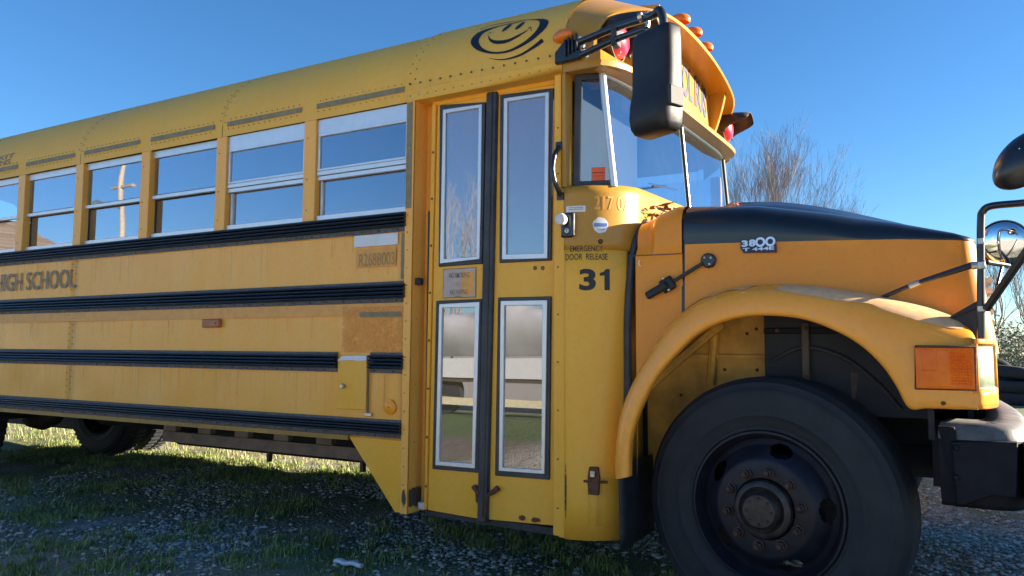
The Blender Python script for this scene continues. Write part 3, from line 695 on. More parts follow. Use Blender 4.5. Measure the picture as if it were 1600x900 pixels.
# --- folding entry door: two leaves, each with two framed panes in black rubber
DY = .06
def quad(a, b, c, d): return [a, b, c, d]
def leaf(outline, panes, nm):
    mb = MB(); mb.prism(outline, DY, DY+.03); lf = mb.build('door_leaf', 'jamb', bus, bevel=.003)
    for (ro, wo, gi, gm_) in panes:
        mb = MB(); mb.ring(ro, wo, DY-.010, DY+.002); gk = mb.build('pane_gasket', 'gasket', lf, bevel=.003)
        mb = MB(); mb.ring(wo, gi, DY-.016, DY-.002); mb.build('pane_frame', 'alu', lf, bevel=.002)
        mb = MB(); mb.add([(p[0], DY-.006, p[1]) for p in gi], [(0,1,2,3)]); mb.build('pane', gm_, lf)
    return lf
A = leaf([(-2.150, .326), (-1.864, 0.316), (-1.834, 2.351), (-2.125, 2.336)], [
  (quad((-2.099, 1.507), (-1.848, 1.510), (-1.837, 2.297), (-2.104, 2.323)), quad((-2.087, 1.522), (-1.859, 1.532), (-1.853, 2.287), (-2.081, 2.294)), quad((-2.063, 1.543), (-1.877, 1.545), (-1.872, 2.271), (-2.065, 2.274)), 'doorglass'),
  (quad((-2.120, 0.525), (-1.857, 0.529), (-1.848, 1.342), (-2.111, 1.340)), quad((-2.098, 0.546), (-1.874, 0.548), (-1.857, 1.328), (-2.088, 1.323)), quad((-2.077, 0.566), (-1.892, 0.570), (-1.882, 1.303), (-2.070, 1.304)), 'doorglass_low')], 'a')
B = leaf([(-1.811, 0.319), (-1.470, .330), (-1.462, 2.325), (-1.776, 2.335)], [
  (quad((-1.754, 1.509), (-1.483, 1.507), (-1.471, 2.306), (-1.756, 2.319)), quad((-1.736, 1.523), (-1.499, 1.516), (-1.492, 2.289), (-1.732, 2.296)), quad((-1.714, 1.547), (-1.519, 1.541), (-1.512, 2.274), (-1.714, 2.278)), 'doorglass'),
  (quad((-1.770, 0.524), (-1.491, 0.529), (-1.483, 1.344), (-1.760, 1.346)), quad((-1.746, 0.548), (-1.511, 0.553), (-1.499, 1.327), (-1.742, 1.330)), quad((-1.727, 0.566), (-1.527, 0.570), (-1.525, 1.305), (-1.721, 1.307)), 'doorglass_low')], 'b')
mb = MB(); mb.prism([(-1.859, 0.306), (-1.804, 0.307), (-1.767, 2.337), (-1.828, 2.340)], .040, .072); ga = mb.build('door_seal', 'gasket', bus, bevel=.006)
mb = MB(); mb.tube([((-1.825, 0.312)[0], .039, .33), ((-1.791, 2.331)[0], .039, 2.33)], .004, 6); mb.build('seal_lip', 'black', ga)
# hinge strips with rivets each side of the leaves
mb = MB(); mb.prism([(-2.166, .33), (-2.151, .33), (-2.127, 2.335), (-2.150, 2.335)], .050, .085); hs = mb.build('hinge_strip', 'jamb', bus, bevel=.002)
rv = MB(); rv.rivets([(-2.156+.018*(z-.33)/2, .050, z) for z in np.arange(.44, 2.3, .235)], .007, .005); rv.build('strip_rivets', 'rivet', hs, kind='stuff')
mb = MB(); mb.prism([(-1.451, 0.304), (-1.413, 0.301), (-1.412, 2.374), (-1.447, 2.368)], .006, .06); hs = mb.build('front_door_post', 'yellow_low', bus, bevel=.003)
rv = MB(); rv.rivets([(-1.428, .006, z) for z in np.arange(.42, 2.3, .21)], .0045, .003); rv.rivets([(-1.464, .052, z) for z in np.arange(.50, 2.3, .235)], .007, .005); rv.build('post_rivets', 'rivet', hs, kind='stuff')
mb = MB(); mb.box(-2.15, -1.43, .055, .075, 2.325, 2.345); mb.build('door_top_strip', 'jamb', bus)
mb = MB(); mb.prism([(-2.17, .300), (-1.42, .285), (-1.42, .318), (-2.17, .322)], .07, .10); mb.build('door_bottom_seal', 'rubber', bus)
# latches at the foot of the door
for (x0_, z0_), (x1_, z1_), (x2_, z2_) in (( (-1.880, 0.465), (-1.866, 0.452), (-1.848, 0.433) ), ( (-1.749, 0.471), (-1.772, 0.452), (-1.806, 0.431) )):
    mb = MB(); mb.tube([(x0_, .048, z0_), (x1_, .044, z1_), (x2_, .040, z2_)], [.014, .012, .009], 10); mb.build('door_latch', 'rust', bus)
mb = MB(); mb.tube([((-1.806, 0.431)[0], .038, (-1.806, 0.431)[1]), ((-1.816, 0.314)[0], .038, (-1.816, 0.314)[1])], .005, 8); mb.build('latch_rod', 'rust', bus)
mb = MB(); mb.rivets([((-1.569, 1.479)[0], DY-.001, (-1.569, 1.477)[1]), ((-1.530, 1.478)[0], DY-.001, (-1.530, 1.475)[1])], .011, .003); mb.build('bolt_plug', 'rivet', B)
# notice on the left leaf
(a0, a1), (b0, b1) = (-2.072, 1.354), (-1.888, 1.492)
mb = MB(); mb.box(a0, b0, DY-.0035, DY-.0005, a1, b1); nt_ = mb.build('notice_sticker', [simple('notice_sun_faded', (.50,.40,.36), .5, var=.12, scale=20)], A)
mb = MB(); mb.add([(a0+(b0-a0)*.56, DY-.0042, a1+.01), (b0-.008, DY-.0042, a1+.01), (b0-.006, DY-.0042, a1+.12), (a0+(b0-a0)*.6, DY-.0042, a1+.13)], [(0,1,2,3)]); mb.build('notice_print', 'fade', A)
uw = b0-a0
decal('notice_print', text_geo('NO SMOKING', a0+uw*.18, a0+uw*.82, b1-.044, b1-.018, bold=.01), side(DY-.005), 'decalgrey', A)
decal('notice_print', text_geo('NO VAPING', a0+uw*.22, a0+uw*.77, b1-.125, b1-.100, bold=.01), side(DY-.005), 'decalgrey', A)
decal('notice_print', rect(a0+uw*.38, a0+uw*.58, b1-.136, b1-.132), side(DY-.005), 'decalgrey', A)
for zc in (b1-.073, b1-.163):
    circ = [(a0+uw*.47+.012*math.cos(t), zc+.012*math.sin(t)) for t in [k*PI/8 for k in range(17)]]; circ2 = [(a0+uw*.47+.0085*math.cos(t), zc+.0085*math.sin(t)) for t in [k*PI/8 for k in range(17)]]
    decal('notice_print', band(circ, circ2), side(DY-.005), 'decalpale', A)
mb = MB(); mb.ring([(a0-.003, a1-.003), (b0+.003, a1-.003), (b0+.003, b1+.003), (a0-.003, b1+.003)], [(a0, a1), (b0, a1), (b0, b1), (a0, b1)], DY-.003, DY); mb.build('notice_edge', 'rivet', A)
# rust blooms
def stain(px0, pz0, px1, pz1, yo, mat, parent=bus): decal('rust_stain', rect(px0, px1, pz0, pz1), side(yo), mat, parent, .03)
stain(-1.66, .325, -1.60, .37, DY-.003, 'ruststain'); stain(-1.60, .325, -1.52, .365, DY-.003, 'ruststain'); stain(-1.885, .36, -1.85, .50, DY-.003, 'ruststain')
stain(-2.262, .31, -2.22, .45, -.0115, 'dirtstain')
decal('rust_stain', rect(.0, .11, .31, .46), lambda u, v: (-2.2195, u, v), 'dirtstain', bus, .03)
# grab handle
hx, hz0 = (-1.416, 2.012); _, hz1 = (-1.416, 1.789)
mb = MB(); mb.tube(smoothpath([(hx-.005, .004, hz0), (hx-.005, -.015, hz0-.018), (hx-.008, -.040, hz0-.055), (hx-.012, -.048, (hz0+hz1)/2), (hx-.006, -.042, hz1+.06), (hx+.002, -.018, hz1+.02), (hx+.004, .004, hz1)], 5), .011, 12)
mb.box(hx-.018, hx+.012, -.006, .004, hz0-.012, hz0+.02); mb.box(hx-.012, hx+.018, -.006, .004, hz1-.02, hz1+.012)
mb.build('grab_handle', 'black', bus)

# ================================================================== COWL (rounded front corner of the body)
CWR = .27
def cowl_xy(s):
    if s/CWR <= PI/2: return (-1.395+CWR*math.sin(s/CWR), CWR*(1-math.cos(s/CWR)))
    return (-1.125, CWR+s-CWR*PI/2)
def cowl_n(s):
    s = max(s, .002); a, b = cowl_xy(s-.002), cowl_xy(s+.002); d = Vector((b[0]-a[0], b[1]-a[1], 0)).normalized(); return Vector((d.y, -d.x, 0))
def cowl_map(off): 
    def f(u, v):
        p = cowl_xy(u); n = cowl_n(u); return (p[0]+n.x*off, p[1]+n.y*off, v)
    return f
SS = list(np.linspace(0, .45, 31)) + [.6, .8, 1.1, 1.5, 1.9, 2.3, 2.5]
SP = 1.562
def cowl_sheet(z0, z1f, name, off, mat, smax=9):
    mb = MB(); rows = []; SS_ = [s for s in SS if s <= smax]
    for k in range(9):
        rows.append([(lambda p, n: (p[0]+n.x*off, p[1]+n.y*off, z0 + (z1f(s)-z0)*k/8))(cowl_xy(s), cowl_n(s)) for s in SS_])
    mb.grid(rows); o = mb.build(name, mat, bus); m_ = o.modifiers.new('solid', 'SOLIDIFY'); m_.thickness = .01; m_.offset = -1; return o
cl = cowl_sheet(.297, lambda s: SP-.003, 'cowl_skirt', 0, 'yellow_low', .301)
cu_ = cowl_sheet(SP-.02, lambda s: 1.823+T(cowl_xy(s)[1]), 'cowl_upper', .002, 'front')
def qy(x): return .045+.31*(x+1.376)
ct = []
for q_ in SS:
    p_, n_ = cowl_xy(q_), cowl_n(q_); o_ = (p_[0]+n_.x*.002, p_[1]+n_.y*.002, 1.823+T(p_[1])); m_ = (p_[0]-n_.x*.012, p_[1]-n_.y*.012, 1.829+T(p_[1]))
    i_ = (p_[0], qy(p_[0]), 1.830) if p_[0] < -1.22 else (-1.215, min(2.40, max(.10, p_[1])), 1.832+T(p_[1]))
    ct.append((o_, m_, i_))
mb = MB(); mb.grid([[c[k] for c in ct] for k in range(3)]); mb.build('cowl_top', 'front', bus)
# prints and fittings on the cowl
decal('release_lettering', text_geo('EMERGENCY', .029, .174, 1.534, 1.560, bold=.006), cowl_map(.002), 'decalblack', cl, .02)
decal('release_lettering', text_geo('DOOR  RELEASE', .008, .194, 1.497, 1.524, bold=.006), cowl_map(.002), 'decalblack', cl, .02)
decal('numeral', text_geo('3', .070, .142, 1.362, 1.457, bold=.035), cowl_map(.002), 'decalblack', cl, .02)
decal('numeral', poly([(.180,1.364),(.204,1.364),(.204,1.457),(.186,1.457),(.177,1.445),(.159,1.439),(.159,1.426),(.180,1.429)]), cowl_map(.002), 'decalblack', cl, .02)
decal('ghost_number', text_geo('217 074', .135, .330, 1.719, 1.780, bold=.01), cowl_map(.0035), 'decalpale', cu_, .02)
circ = [(.163+.034*math.cos(t)*(1+.05*math.sin(5*t)), 1.649+.035*math.sin(t)*(1+.04*math.cos(7*t))) for t in [k*2*PI/28 for k in range(28)]]
decal('round_sticker', poly(circ), cowl_map(.0035), 'sticker', cu_, .02)
decal('sticker_print', rect(.134, .192, 1.643, 1.658), cowl_map(.005), 'stickerblue', cu_, .02)
decal('sticker_print', rect(.145, .182, 1.630, 1.633), cowl_map(.005), 'stickerblue', cu_, .02)
decal('small_plate', rect(.012, .098, 1.709, 1.736), cowl_map(.0035), 'sticker', cu_, .02)
for v in (1.727, 1.719): decal('plate_print', rect(.024, .088, v, v+.003), cowl_map(.005), 'decalgrey', cu_, .02)
mb = MB(); mb.box(-1.404, -1.345, -.018, -.001, 1.596, 1.706); lk = mb.build('release_switch', 'black', bus, bevel=.008, seg=2)
mb = MB(); mb.box(-1.345, -1.338, -.017, -.001, 1.602, 1.702); mb.build('switch_edge', 'steel', lk, bevel=.002)
mb = MB(); mb.lathe([(0,.052),(.014,.050),(.024,.042),(.027,.028),(.024,.016),(.018,.012),(.018,0)], (-1.387, -.018, 1.672), 20); mb.build('switch_knob', 'white', lk)
mb = MB(); mb.lathe([(0,.006),(.010,.005),(.012,0)], (-1.372, -.018, 1.625), 16); mb.build('key_lock', 'steel', lk)
mb = MB(); mb.box(-1.3735, -1.3705, -.0250, -.0243, 1.619, 1.631); mb.build('key_slot', 'black', lk)
mb = MB(); mb.lathe([(0,.012),(.008,.008),(.012,0)], cowl_map(.002)(.162, 1.577), 10); mb.build('small_bolt', 'rust', cu_)
# rusty latch low on the cowl
p = cowl_map(.0)(.136, .545)
mb = MB(); mb.prism([(p[0]-.028, .49), (p[0]+.020, .49), (p[0]+.024, .56), (p[0]+.018, .607), (p[0]-.022, .607), (p[0]-.030, .56)], p[1]-.016, p[1]+.004); lt = mb.build('hood_latch_keeper', 'rust', bus, bevel=.003)
mb = MB(); mb.box(p[0]-.014, p[0]+.008, p[1]-.024, p[1]-.014, .565, .592); mb.build('keeper_plate', 'steel', lt, bevel=.002)
mb = MB(); mb.tube([(p[0]-.045, p[1]-.018, .545), (p[0]+.055, p[1]+.004, .545)], .006, 8); mb.build('keeper_pin', 'rust', lt)
decal('rust_stain', rect(.105, .165, .36, .53), cowl_map(.003), 'runstain', cl, .02)
decal('rust_stain', rect(-.0, .016, .30, .70), cowl_map(.003), 'ruststain', cl, .02)
# rubber seal between body and hood
mb = MB(); seal = [(.250, .575), (.282, .846), (.287, 1.236), (.304, 1.435), (.322, 1.54), (.36, 1.62), (.44, 1.69)]
mb.tube([cowl_map(.010)(*q) for q in smoothpath(seal, 6)], .017, 10); mb.build('cowl_seal', 'gasket', bus)

# ================================================================== WINDSHIELD
# quarter window in the body side
qo = [(-1.376, 1.832), (-1.200, 1.832), (-1.249, 2.352), (-1.366, 2.352)]
qi = [(-1.345, 1.858), (-1.216, 1.858), (-1.257, 2.322), (-1.338, 2.325)]
def shift(mb, d=0): mb.v = [(v[0], v[1]+qy(v[0]), v[2]) for v in mb.v]; return mb
mb = MB(); mb.ring(qo, qi, 0, .03); qf = shift(mb).build('quarter_window', 'gasket', bus, bevel=.005)
mb = MB(); mb.add([(q[0], .012, q[1]) for q in qi], [(0,1,2,3)]); shift(mb).build('pane', 'windshield', qf)
qm = lambda o: (lambda u, v: (u, qy(u)+o, v))
(sx0, sz0), (sx1, sz1) = (-1.297, 1.852), (-1.234, 1.920)
decal('orange_sticker', rect(sx0, sx1-.004, sz0, sz1), qm(.0105), 'stickerorange', qf)
decal('sticker_print', rect(sx0+.004, sx1-.008, sz0+(sz1-sz0)*.62, sz0+(sz1-sz0)*.66), qm(.0095), 'decalblack', qf)
decal('sticker_print', rect(sx0+.008, sx1-.012, sz0+(sz1-sz0)*.40, sz0+(sz1-sz0)*.42), qm(.0095), 'decalblack', qf)
def planprism(pts, z0, z1):
    mb = MB(); n = len(pts); mb.add([(p[0], p[1], z0) for p in pts]+[(p[0], p[1], z1) for p in pts], [tuple(range(n)), tuple(range(n, 2*n))]+[(i, (i+1)%n, n+(i+1)%n, n+i) for i in range(n)]); return mb
planprism([(-1.405, -.001), (-1.387, -.001), (-1.377, .052), (-1.405, .06)], 1.826, 2.350).build('corner_pillar', 'front', bus, bevel=.002)
mb = MB(); mb.box(-1.42, -1.396, .004, .1, .30, 1.82); mb.build('pillar_core', 'yellow_low', bus)
mb = MB(); mb.tube(smoothpath([(-1.196, .096, 1.825), (-1.222, .090, 2.09), (-1.245, .082, 2.36)], 4), .016, 12); mb.build('pillar_strip', 'alu', bus)
mb = MB(); mb.add([(-1.407, -.010, 2.349), (-1.213, -.010, 2.349), (-1.17, .12, 2.352), (-1.25, .3, 2.356), (-1.407, .3, 2.356)], [(0,1,2,3,4)]); mb.build('cap_soffit', 'front', bus)
# windshield: two glasses, sill and head strips, centre strip, far pillar
def ws(y, t):     # t 0 bottom, 1 top
    e_ = min(y, 2.44-y); k_ = min(1, max(0, (e_-.09)/.35)); k_ = k_*(2-k_); xb = -1.203+.035*k_; xt = -1.247+.035*k_; return (xb+(xt-xb)*t, y, (1.815+T(y))*(1-t) + (2.352+T(y))*t)
def wsq(y0, y1, t0=0, t1=1): return [ws(y0, t0), ws(y1, t0), ws(y1, t1), ws(y0, t1)]
for y0, y1 in ((.10, 1.19), (1.21, 2.34)):
    mb = MB(); n = 10
    mb.grid([[ws(y0+(y1-y0)*i/n, t) for i in range(n+1)] for t in (.0, .5, 1)]); mb.build('windshield_pane', 'windshield', bus)
def strip(a, b, r, name, mat, n=6): 
    mb = MB(); mb.tube([tuple(np.array(a)+(np.array(b)-np.array(a))*i/n) for i in range(n+1)], r, 8); return mb.build(name, mat, bus)
for nm_, t_, r_ in (('sill_strip', .005, .014), ('head_strip', .985, .012)):
    mb = MB(); mb.tube([ws(y, t_) for y in (.10,.16,.24,.34,.45,.8,1.22,1.6,2.0,2.1,2.2,2.28,2.34)], r_, 8); mb.build(nm_, 'alu', bus)
strip(ws(1.20, 0), ws(1.20, 1), .011, 'centre_strip', 'rubber'); strip((ws(1.225, 0)), (ws(1.225, 1)), .006, 'centre_trim', 'alu')
strip(ws(2.35, 0), ws(2.35, 1), .020, 'far_pillar_strip', 'rubber')
# wipers lying on the glass
for y0 in (.42, 1.45):
    mb = MB(); mb.tube([(-1.125, y0, 1.86+T(y0)), (-1.19, y0+.42, 1.95+T(y0))], .006, 6); wp = mb.build('wiper', 'black', bus)
    mb = MB(); mb.tube([(-1.185, y0+.12, 1.905+T(y0)), (-1.19, y0+.62, 1.965+T(y0))], .005, 6); mb.build('wiper_blade', 'black', wp)

# ================================================================== FRONT CAP with the sign panel and lamp alcoves
def capout(th, x):       # outer arch of the cap at depth x : from the body profile to the lower rim
    t = min(1, max(0, (x+1.40)/.30)); b = RB + (.405-RB)*t; a = 1.228 - .004*t
    return (1.22-a*math.cos(th), RZ + b*math.sin(th)*(1) + T(1.22-a*math.cos(th))*t)
def rimx(th): 
    s_ = math.sin(th); y = 1.22-1.22*math.cos(th); e = min(y, 2.44-y)
    return -1.10 - .15*math.exp(-(e/.19)**2)
n = 56; ths = [PI*k/n for k in range(n+1)]
mb = MB()
rows = []
for f_ in (0, .25, .5, .75, 1):
    rows.append([(lambda x: (x, *capout(th, x)))(-1.405+(rimx(th)+1.405)*f_) for th in ths])
# rolled rim and inner wall back to the recess
def inner(th, x, d):
    y, z = capout(th, rimx(th)); cy_, cz_ = 1.22, RZ; L_ = math.hypot(y-cy_, z-cz_)
    return (x, y+(cy_-y)/L_*d, z+(cz_-z)/L_*d)
rows.append([inner(th, rimx(th)+.010, .010) for th in ths]); rows.append([inner(th, rimx(th)+.004, .026) for th in ths]); rows.append([inner(th, -1.245, .022) for th in ths]); rows.append([inner(th, -1.318, .022) for th in ths])
mb.grid(rows)
# lower side skirts of the cap (from the arch down to the lip)
for y, s_ in ((-.008, 1), (2.448, -1)):
    zt = RZ + (T(y)); 
    mb.add([(-1.405, y, 2.345), (-1.215, y, 2.345+T(y)), (-1.215, y, zt), (-1.405, y, zt)], [(0,1,2,3)])
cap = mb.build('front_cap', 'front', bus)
# sign panel
mb = MB(); P0 = [inner(th, -1.245, .022) for th in ths]
PS = [(-1.245, .50, P0[0][2])] ; mid = [p for p in P0 if .52 < p[1] < 2.04]
mb.add([(-1.245, p[1], p[2]) for p in mid] + [(-1.245, 2.06, mid[-1][2]-.01), (-1.245, 2.06, 2.44+T(2.06)), (-1.245, .48, 2.44), (-1.245, .48, mid[0][2]-.01)], [list(range(len(mid)+4))]); sp = mb.build('sign_panel', 'front', bus)
for lo_, hi_ in ((-1, .56), (1.98, 9)):
    q_ = [p for p in P0 if lo_ < p[1] < hi_]; mb = MB()
    mb.add([(-1.315, p[1], p[2]) for p in q_] + ([(-1.315, .56, 2.44), (-1.315, .03, 2.44)] if lo_ < 0 else [(-1.315, 2.41, 2.44+T(2.4)), (-1.315, 1.98, 2.44+T(1.9))]), [list(range(len(q_)+2))]); mb.build('alcove_panel', 'plate', bus)
# sloping lower lip with rivets, and its underside
def lipx(y): e = min(y, 2.44-y); return -1.115 - .10*math.exp(-(max(0, e)/.10))
yy = [0, .03, .07, .12, .2, .35] + list(np.linspace(.6, 1.9, 8)) + [2.1, 2.24, 2.32, 2.37, 2.41, 2.44]
mb = MB(); mb.grid([[(-1.318, y, 2.452+T(y)) for y in yy], [(-1.247, y, 2.45+T(y)) for y in yy], [(lipx(y)-.012, y, 2.385+T(y)) for y in yy], [(lipx(y), y, 2.375+T(y)) for y in yy], [(lipx(y)-.004, y, 2.352+T(y)) for y in yy], [(-1.25, y, 2.335+T(y)) for y in yy]]); lp = mb.build('cap_lip', 'front', bus)
rv = MB(); rv.rivets([(lipx(y)-.035, y, 2.398+T(y)) for y in np.arange(.12, 2.4, .09)], .005, .004, (.6,0,.8)); rv.build('lip_rivets', 'rivet', lp, kind='stuff')
# partitions between alcoves and sign
for y0, d in ((.52, -1), (2.02, 1)):
    mb = MB(); rows = []
    for k in range(9):
        t = k/8; z = 2.42+(2.80-2.42)*t + T(y0); 
        xf = -1.12 - .115*(1-t)**1.5
        rows.append([(-1.32, y0+d*(.0), z), (xf, y0 - d*.05*t, z), (xf, y0 - d*.05*t+d*.035, z), (-1.32, y0+d*.06, z)])
    mb.grid(rows); mb.build('alcove_partition', 'front', bus, smooth=60)
decal('sign_lettering', text_geo('SCHOOL BUS', .90, 1.915, 0, .205, bold=.03), lambda u, v: (-1.2415, u, 2.562+T(u)+v-.03*max(0,(u-1.7)/.2)), 'signink', sp, .3)
# warning lamps
def warning(yc, zc, xb):
    mb = MB(); mb.lathe([(.0, .004), (.122, .004), (.126, 0)], (xb, yc, zc), 40, axis='x'); b = mb.build('warning_lamp', 'plate', bus)
    mb = MB(); prof = [(.0, .130), (.03, .128), (.06, .119), (.083, .100), (.092, .075), (.092, .0)]
    mb.lathe(prof, (xb, yc, zc), 40, axis='x'); mb.build('lens', 'red', b)
    mb = MB(); mb.lathe([(.096, .085), (.104, .085), (.104, 0)], (xb, yc, zc), 40, axis='x'); mb.build('lens_ring', 'hoodplastic', b)
    mb = MB(); seg = 26; rows = []
    for r_, t0 in ((.108, 0), (.114, 0)):
        pass
    for f_ in (0, .25, .5, .75, 1):
        row = []
        for k in range(seg+1):
            a = math.radians(-20 + 220*k/seg); ext = .035 + .155*(lambda q: q*q*(3-2*q))(min(1, max(0, (math.sin(a)+.15)/.75)))
            row.append((xb+.065+ext*f_, yc+.110*math.cos(a)*(1+.12*f_), zc+.110*math.sin(a)*(1+.02*f_) - .02*f_*f_))
        rows.append(row)
    mb.grid(rows); h = mb.build('lamp_visor', 'hoodplastic', b); m_ = h.modifiers.new('solid', 'SOLIDIFY'); m_.thickness = .005
warning(.17, 2.525, -1.285); warning(2.305, 2.545+T(2.3), -1.285)
# amber clearance lamps on the cap
def clearance(p, nrm, name='clearance_lamp', s_=1.0):
    n_ = Vector(nrm).normalized(); f_ = Vector((1,0,0)); f_ = (f_ - n_*f_.dot(n_)).normalized(); q = n_.cross(f_)
    mb = MB(); rows = []
    for k in range(7):
        a = k/6*PI/2; h = math.sin(a)*.042*s_; rr = math.cos(a)
        rows.append([Vector(p) + f_*(math.cos(t)*.060*s_*max(.02, rr) + .018*s_*math.sin(a)) + q*(math.sin(t)*.038*s_*max(.02, rr)) + n_*h for t in [j*2*PI/20 for j in range(20)]])
    mb.grid(rows, closed=True); return mb.build(name, 'amber', bus)
for y in (.95, 1.20, 1.45):
    th = math.acos((1.22-y)/1.224); yy_, zz_ = capout(th, -1.17); clearance((-1.150, y, zz_+.004), (.15, 0, 1), s_=1.15)
clearance((-1.400, -.002, 2.515), (0, -1, .25), 'clearance_lamp', .85)

# ================================================================== REAR-VIEW MIRROR on the body corner
mb = MB()
(bx0, bz0), (bx1, bz1) = (-1.423, 2.374), (-1.373, 2.435)
mb.prism([(-1.426, 2.380), (-1.426, 2.436), (-1.366, 2.490), (-1.307, 2.472), (-1.289, 2.404), (-1.307, 2.385)], -.036, -.010)
mr_ = mb.build('rear_view_mirror', 'black', bus, bevel=.005)
mb = MB()
for k in range(4): mb.box(bx1+.018*k, bx1+.018*k+.008, -.050, -.036, bz1-.03+.006*k, bz1+.045+.006*k)
mb.build('hinge_ribs', 'black', mr_, bevel=.002)
mb = MB(); mb.rivets([((-1.304, 2.471)[0], -.03, (-1.304, 2.477)[1]), ((-1.289, 2.442)[0], -.03, (-1.289, 2.442)[1]), ((-1.283, 2.415)[0], -.03, (-1.283, 2.415)[1]), ((-1.271, 2.389)[0], -.03, (-1.271, 2.389)[1])], .011, .010, (.6,-.8,0)); mb.build('arm_bolts', 'white', mr_)
mb = MB()
a1 = [(-1.295, 2.451), (-1.107, 2.443), (-0.960, 2.414), (-0.888, 2.398)]
ys_ = (-.05, -.13, -.22, -.27)
P1 = [(a1[i][0], ys_[i], a1[i][1]) for i in range(4)]
top = (-0.859, 2.403); dn = (-0.837, 2.321)
P1 += [(top[0], -.29, top[1]), (dn[0]-.004, -.30, (top[1]+dn[1])/2), (dn[0], -.30, dn[1]-.02)]
mb.tube(smoothpath(P1, 5), .0165, 12)
a2 = [(-1.289, 2.392), (-1.103, 2.389), (-0.961, 2.369), (-0.916, 2.355)]
mb.tube([(a2[i][0], (-.05,-.14,-.22,-.26)[i], a2[i][1]) for i in range(4)], .014, 12)
mb.build('mirror_arm', 'black', mr_)
(cx0, cz0) = (-1.095, 2.409)
mb = MB(); mb.box(cx0-.014, cx0+.014, -.16, -.11, cz0-.05, cz0+.04); mb.build('arm_clamp', 'rubber', mr_, bevel=.004)
mb = MB(); mb.tube([((-0.913, 2.380)[0], -.265, (-0.913, 2.380)[1]), ((-0.916, 2.355)[0], -.265, (-0.916, 2.355)[1])], .009, 8); mb.tube([((-0.959, 2.413)[0], -.24, (-0.959, 2.413)[1]), ((-0.943, 2.415)[0], -.24, (-0.943, 2.415)[1])], .0185, 10); mb.build('arm_bolt', 'steel', mr_)
# housing: rounded shell, deeper towards the bottom
def shell():
    zt, zb_ = 2.322, 1.915; rows = []
    cx_, cy_ = -.868, -.30
    f_ = Vector((.898, -.44, 0))    # width direction of the housing
    g_ = Vector((-.44, -.898, 0))     # towards the front (bulged back of the shell)
    lev = [(1.0, .80, .5), (.985, .93, .8), (.95, .985, .95), (.85, 1.0, 1.0), (.6, 1.01, 1.0), (.42, 1.01, 1.05), (.30, 1.02, 1.35), (.16, 1.0, 1.5), (.07, .97, 1.35), (.02, .88, 1.05), (.0, .72, .8)]
    for t, sw, sd in lev:
        z = zb_+(zt-zb_)*t; row = []
        for k in range(36):
            a = 2*PI*k/36; c, s_ = math.cos(a), math.sin(a)
            u_ = math.copysign(abs(c)**.45, c)*.100*sw; v_ = (math.copysign(abs(s_)**.5, s_)*.050)*sd
            if v_ < 0: v_ = max(v_, -.032)
            tilt = .0
            p = Vector((cx_, cy_, z)) + f_*u_ + g_*v_; row.append((p.x, p.y, p.z + u_*tilt))
        rows.append(row)
    mb = MB(); mb.grid(rows, closed=True); mb.add(rows[0], [list(range(36))]); mb.add(rows[-1], [list(range(36))]); return mb
hs_ = shell().build('mirror_housing', 'plastic', mr_, smooth=50)
mb = MB(); cc_ = np.array([-.868, -.30, 2.035]); tv = Vector((.44, .898, 0)); nv_ = Vector((.898, -.44, 0)); ctr = Vector(cc_) + nv_*.100 - tv*.010
vs_ = [ctr + tv*a*.036 + Vector((0,0,1))*b*.036 + nv_*c for c in (-.01, .012) for a, b in ((-1,-1),(1,-1),(1,1),(-1,1))]
mb.add(vs_, [(0,1,2,3),(4,5,6,7),(0,1,5,4),(1,2,6,5),(2,3,7,6),(3,0,4,7)]); mb.build('motor_cover', 'rubber', hs_, bevel=.003)

# ================================================================== HOOD
def plan(s):     # s 0..1 side (rear to front), 1..2 corner, 2..3 front face to the centre ; at the reference height z=1.5
    if s <= 1: return (-.893 + (.095+.893)*s, .135 + .115*s**1.3)
    if s <= 2:
        a = (s-1)*PI/2; return (.095+.075*math.sin(a), .25+.085*(1-math.cos(a)))
    t = s-2; return (.170+.035*t, .335+.885*t)
ZT = [(-.95,1.738), (-.6,1.717), (-.33,1.668), (-.1,1.613), (.08,1.560), (.20,1.525)]
ZS = [(-.95,1.555), (-.65,1.549), (-.31,1.541), (-.09,1.535), (.2,1.516)]
JX = [(-1.182, 0.562), (-1.182, 0.684), (-1.154, 0.849), (-1.078, 1.015), (-0.982, 1.168), (-0.909, 1.254), (-0.789, 1.330), (-0.609, 1.367), (-0.416, 1.362), (-0.233, 1.332), (-0.102, 1.302), (0.024, 1.261), (0.104, 1.221), (0.143, 1.164)]
JT = sorted([(p[0], p[1]) for p in JX[4:]])
def zj(x): return interp(x, JT)
ss = list(np.linspace(0, 1, 28)) + list(np.linspace(1.08, 2, 12)) + list(np.linspace(2.12, 3, 8))
hrows = []
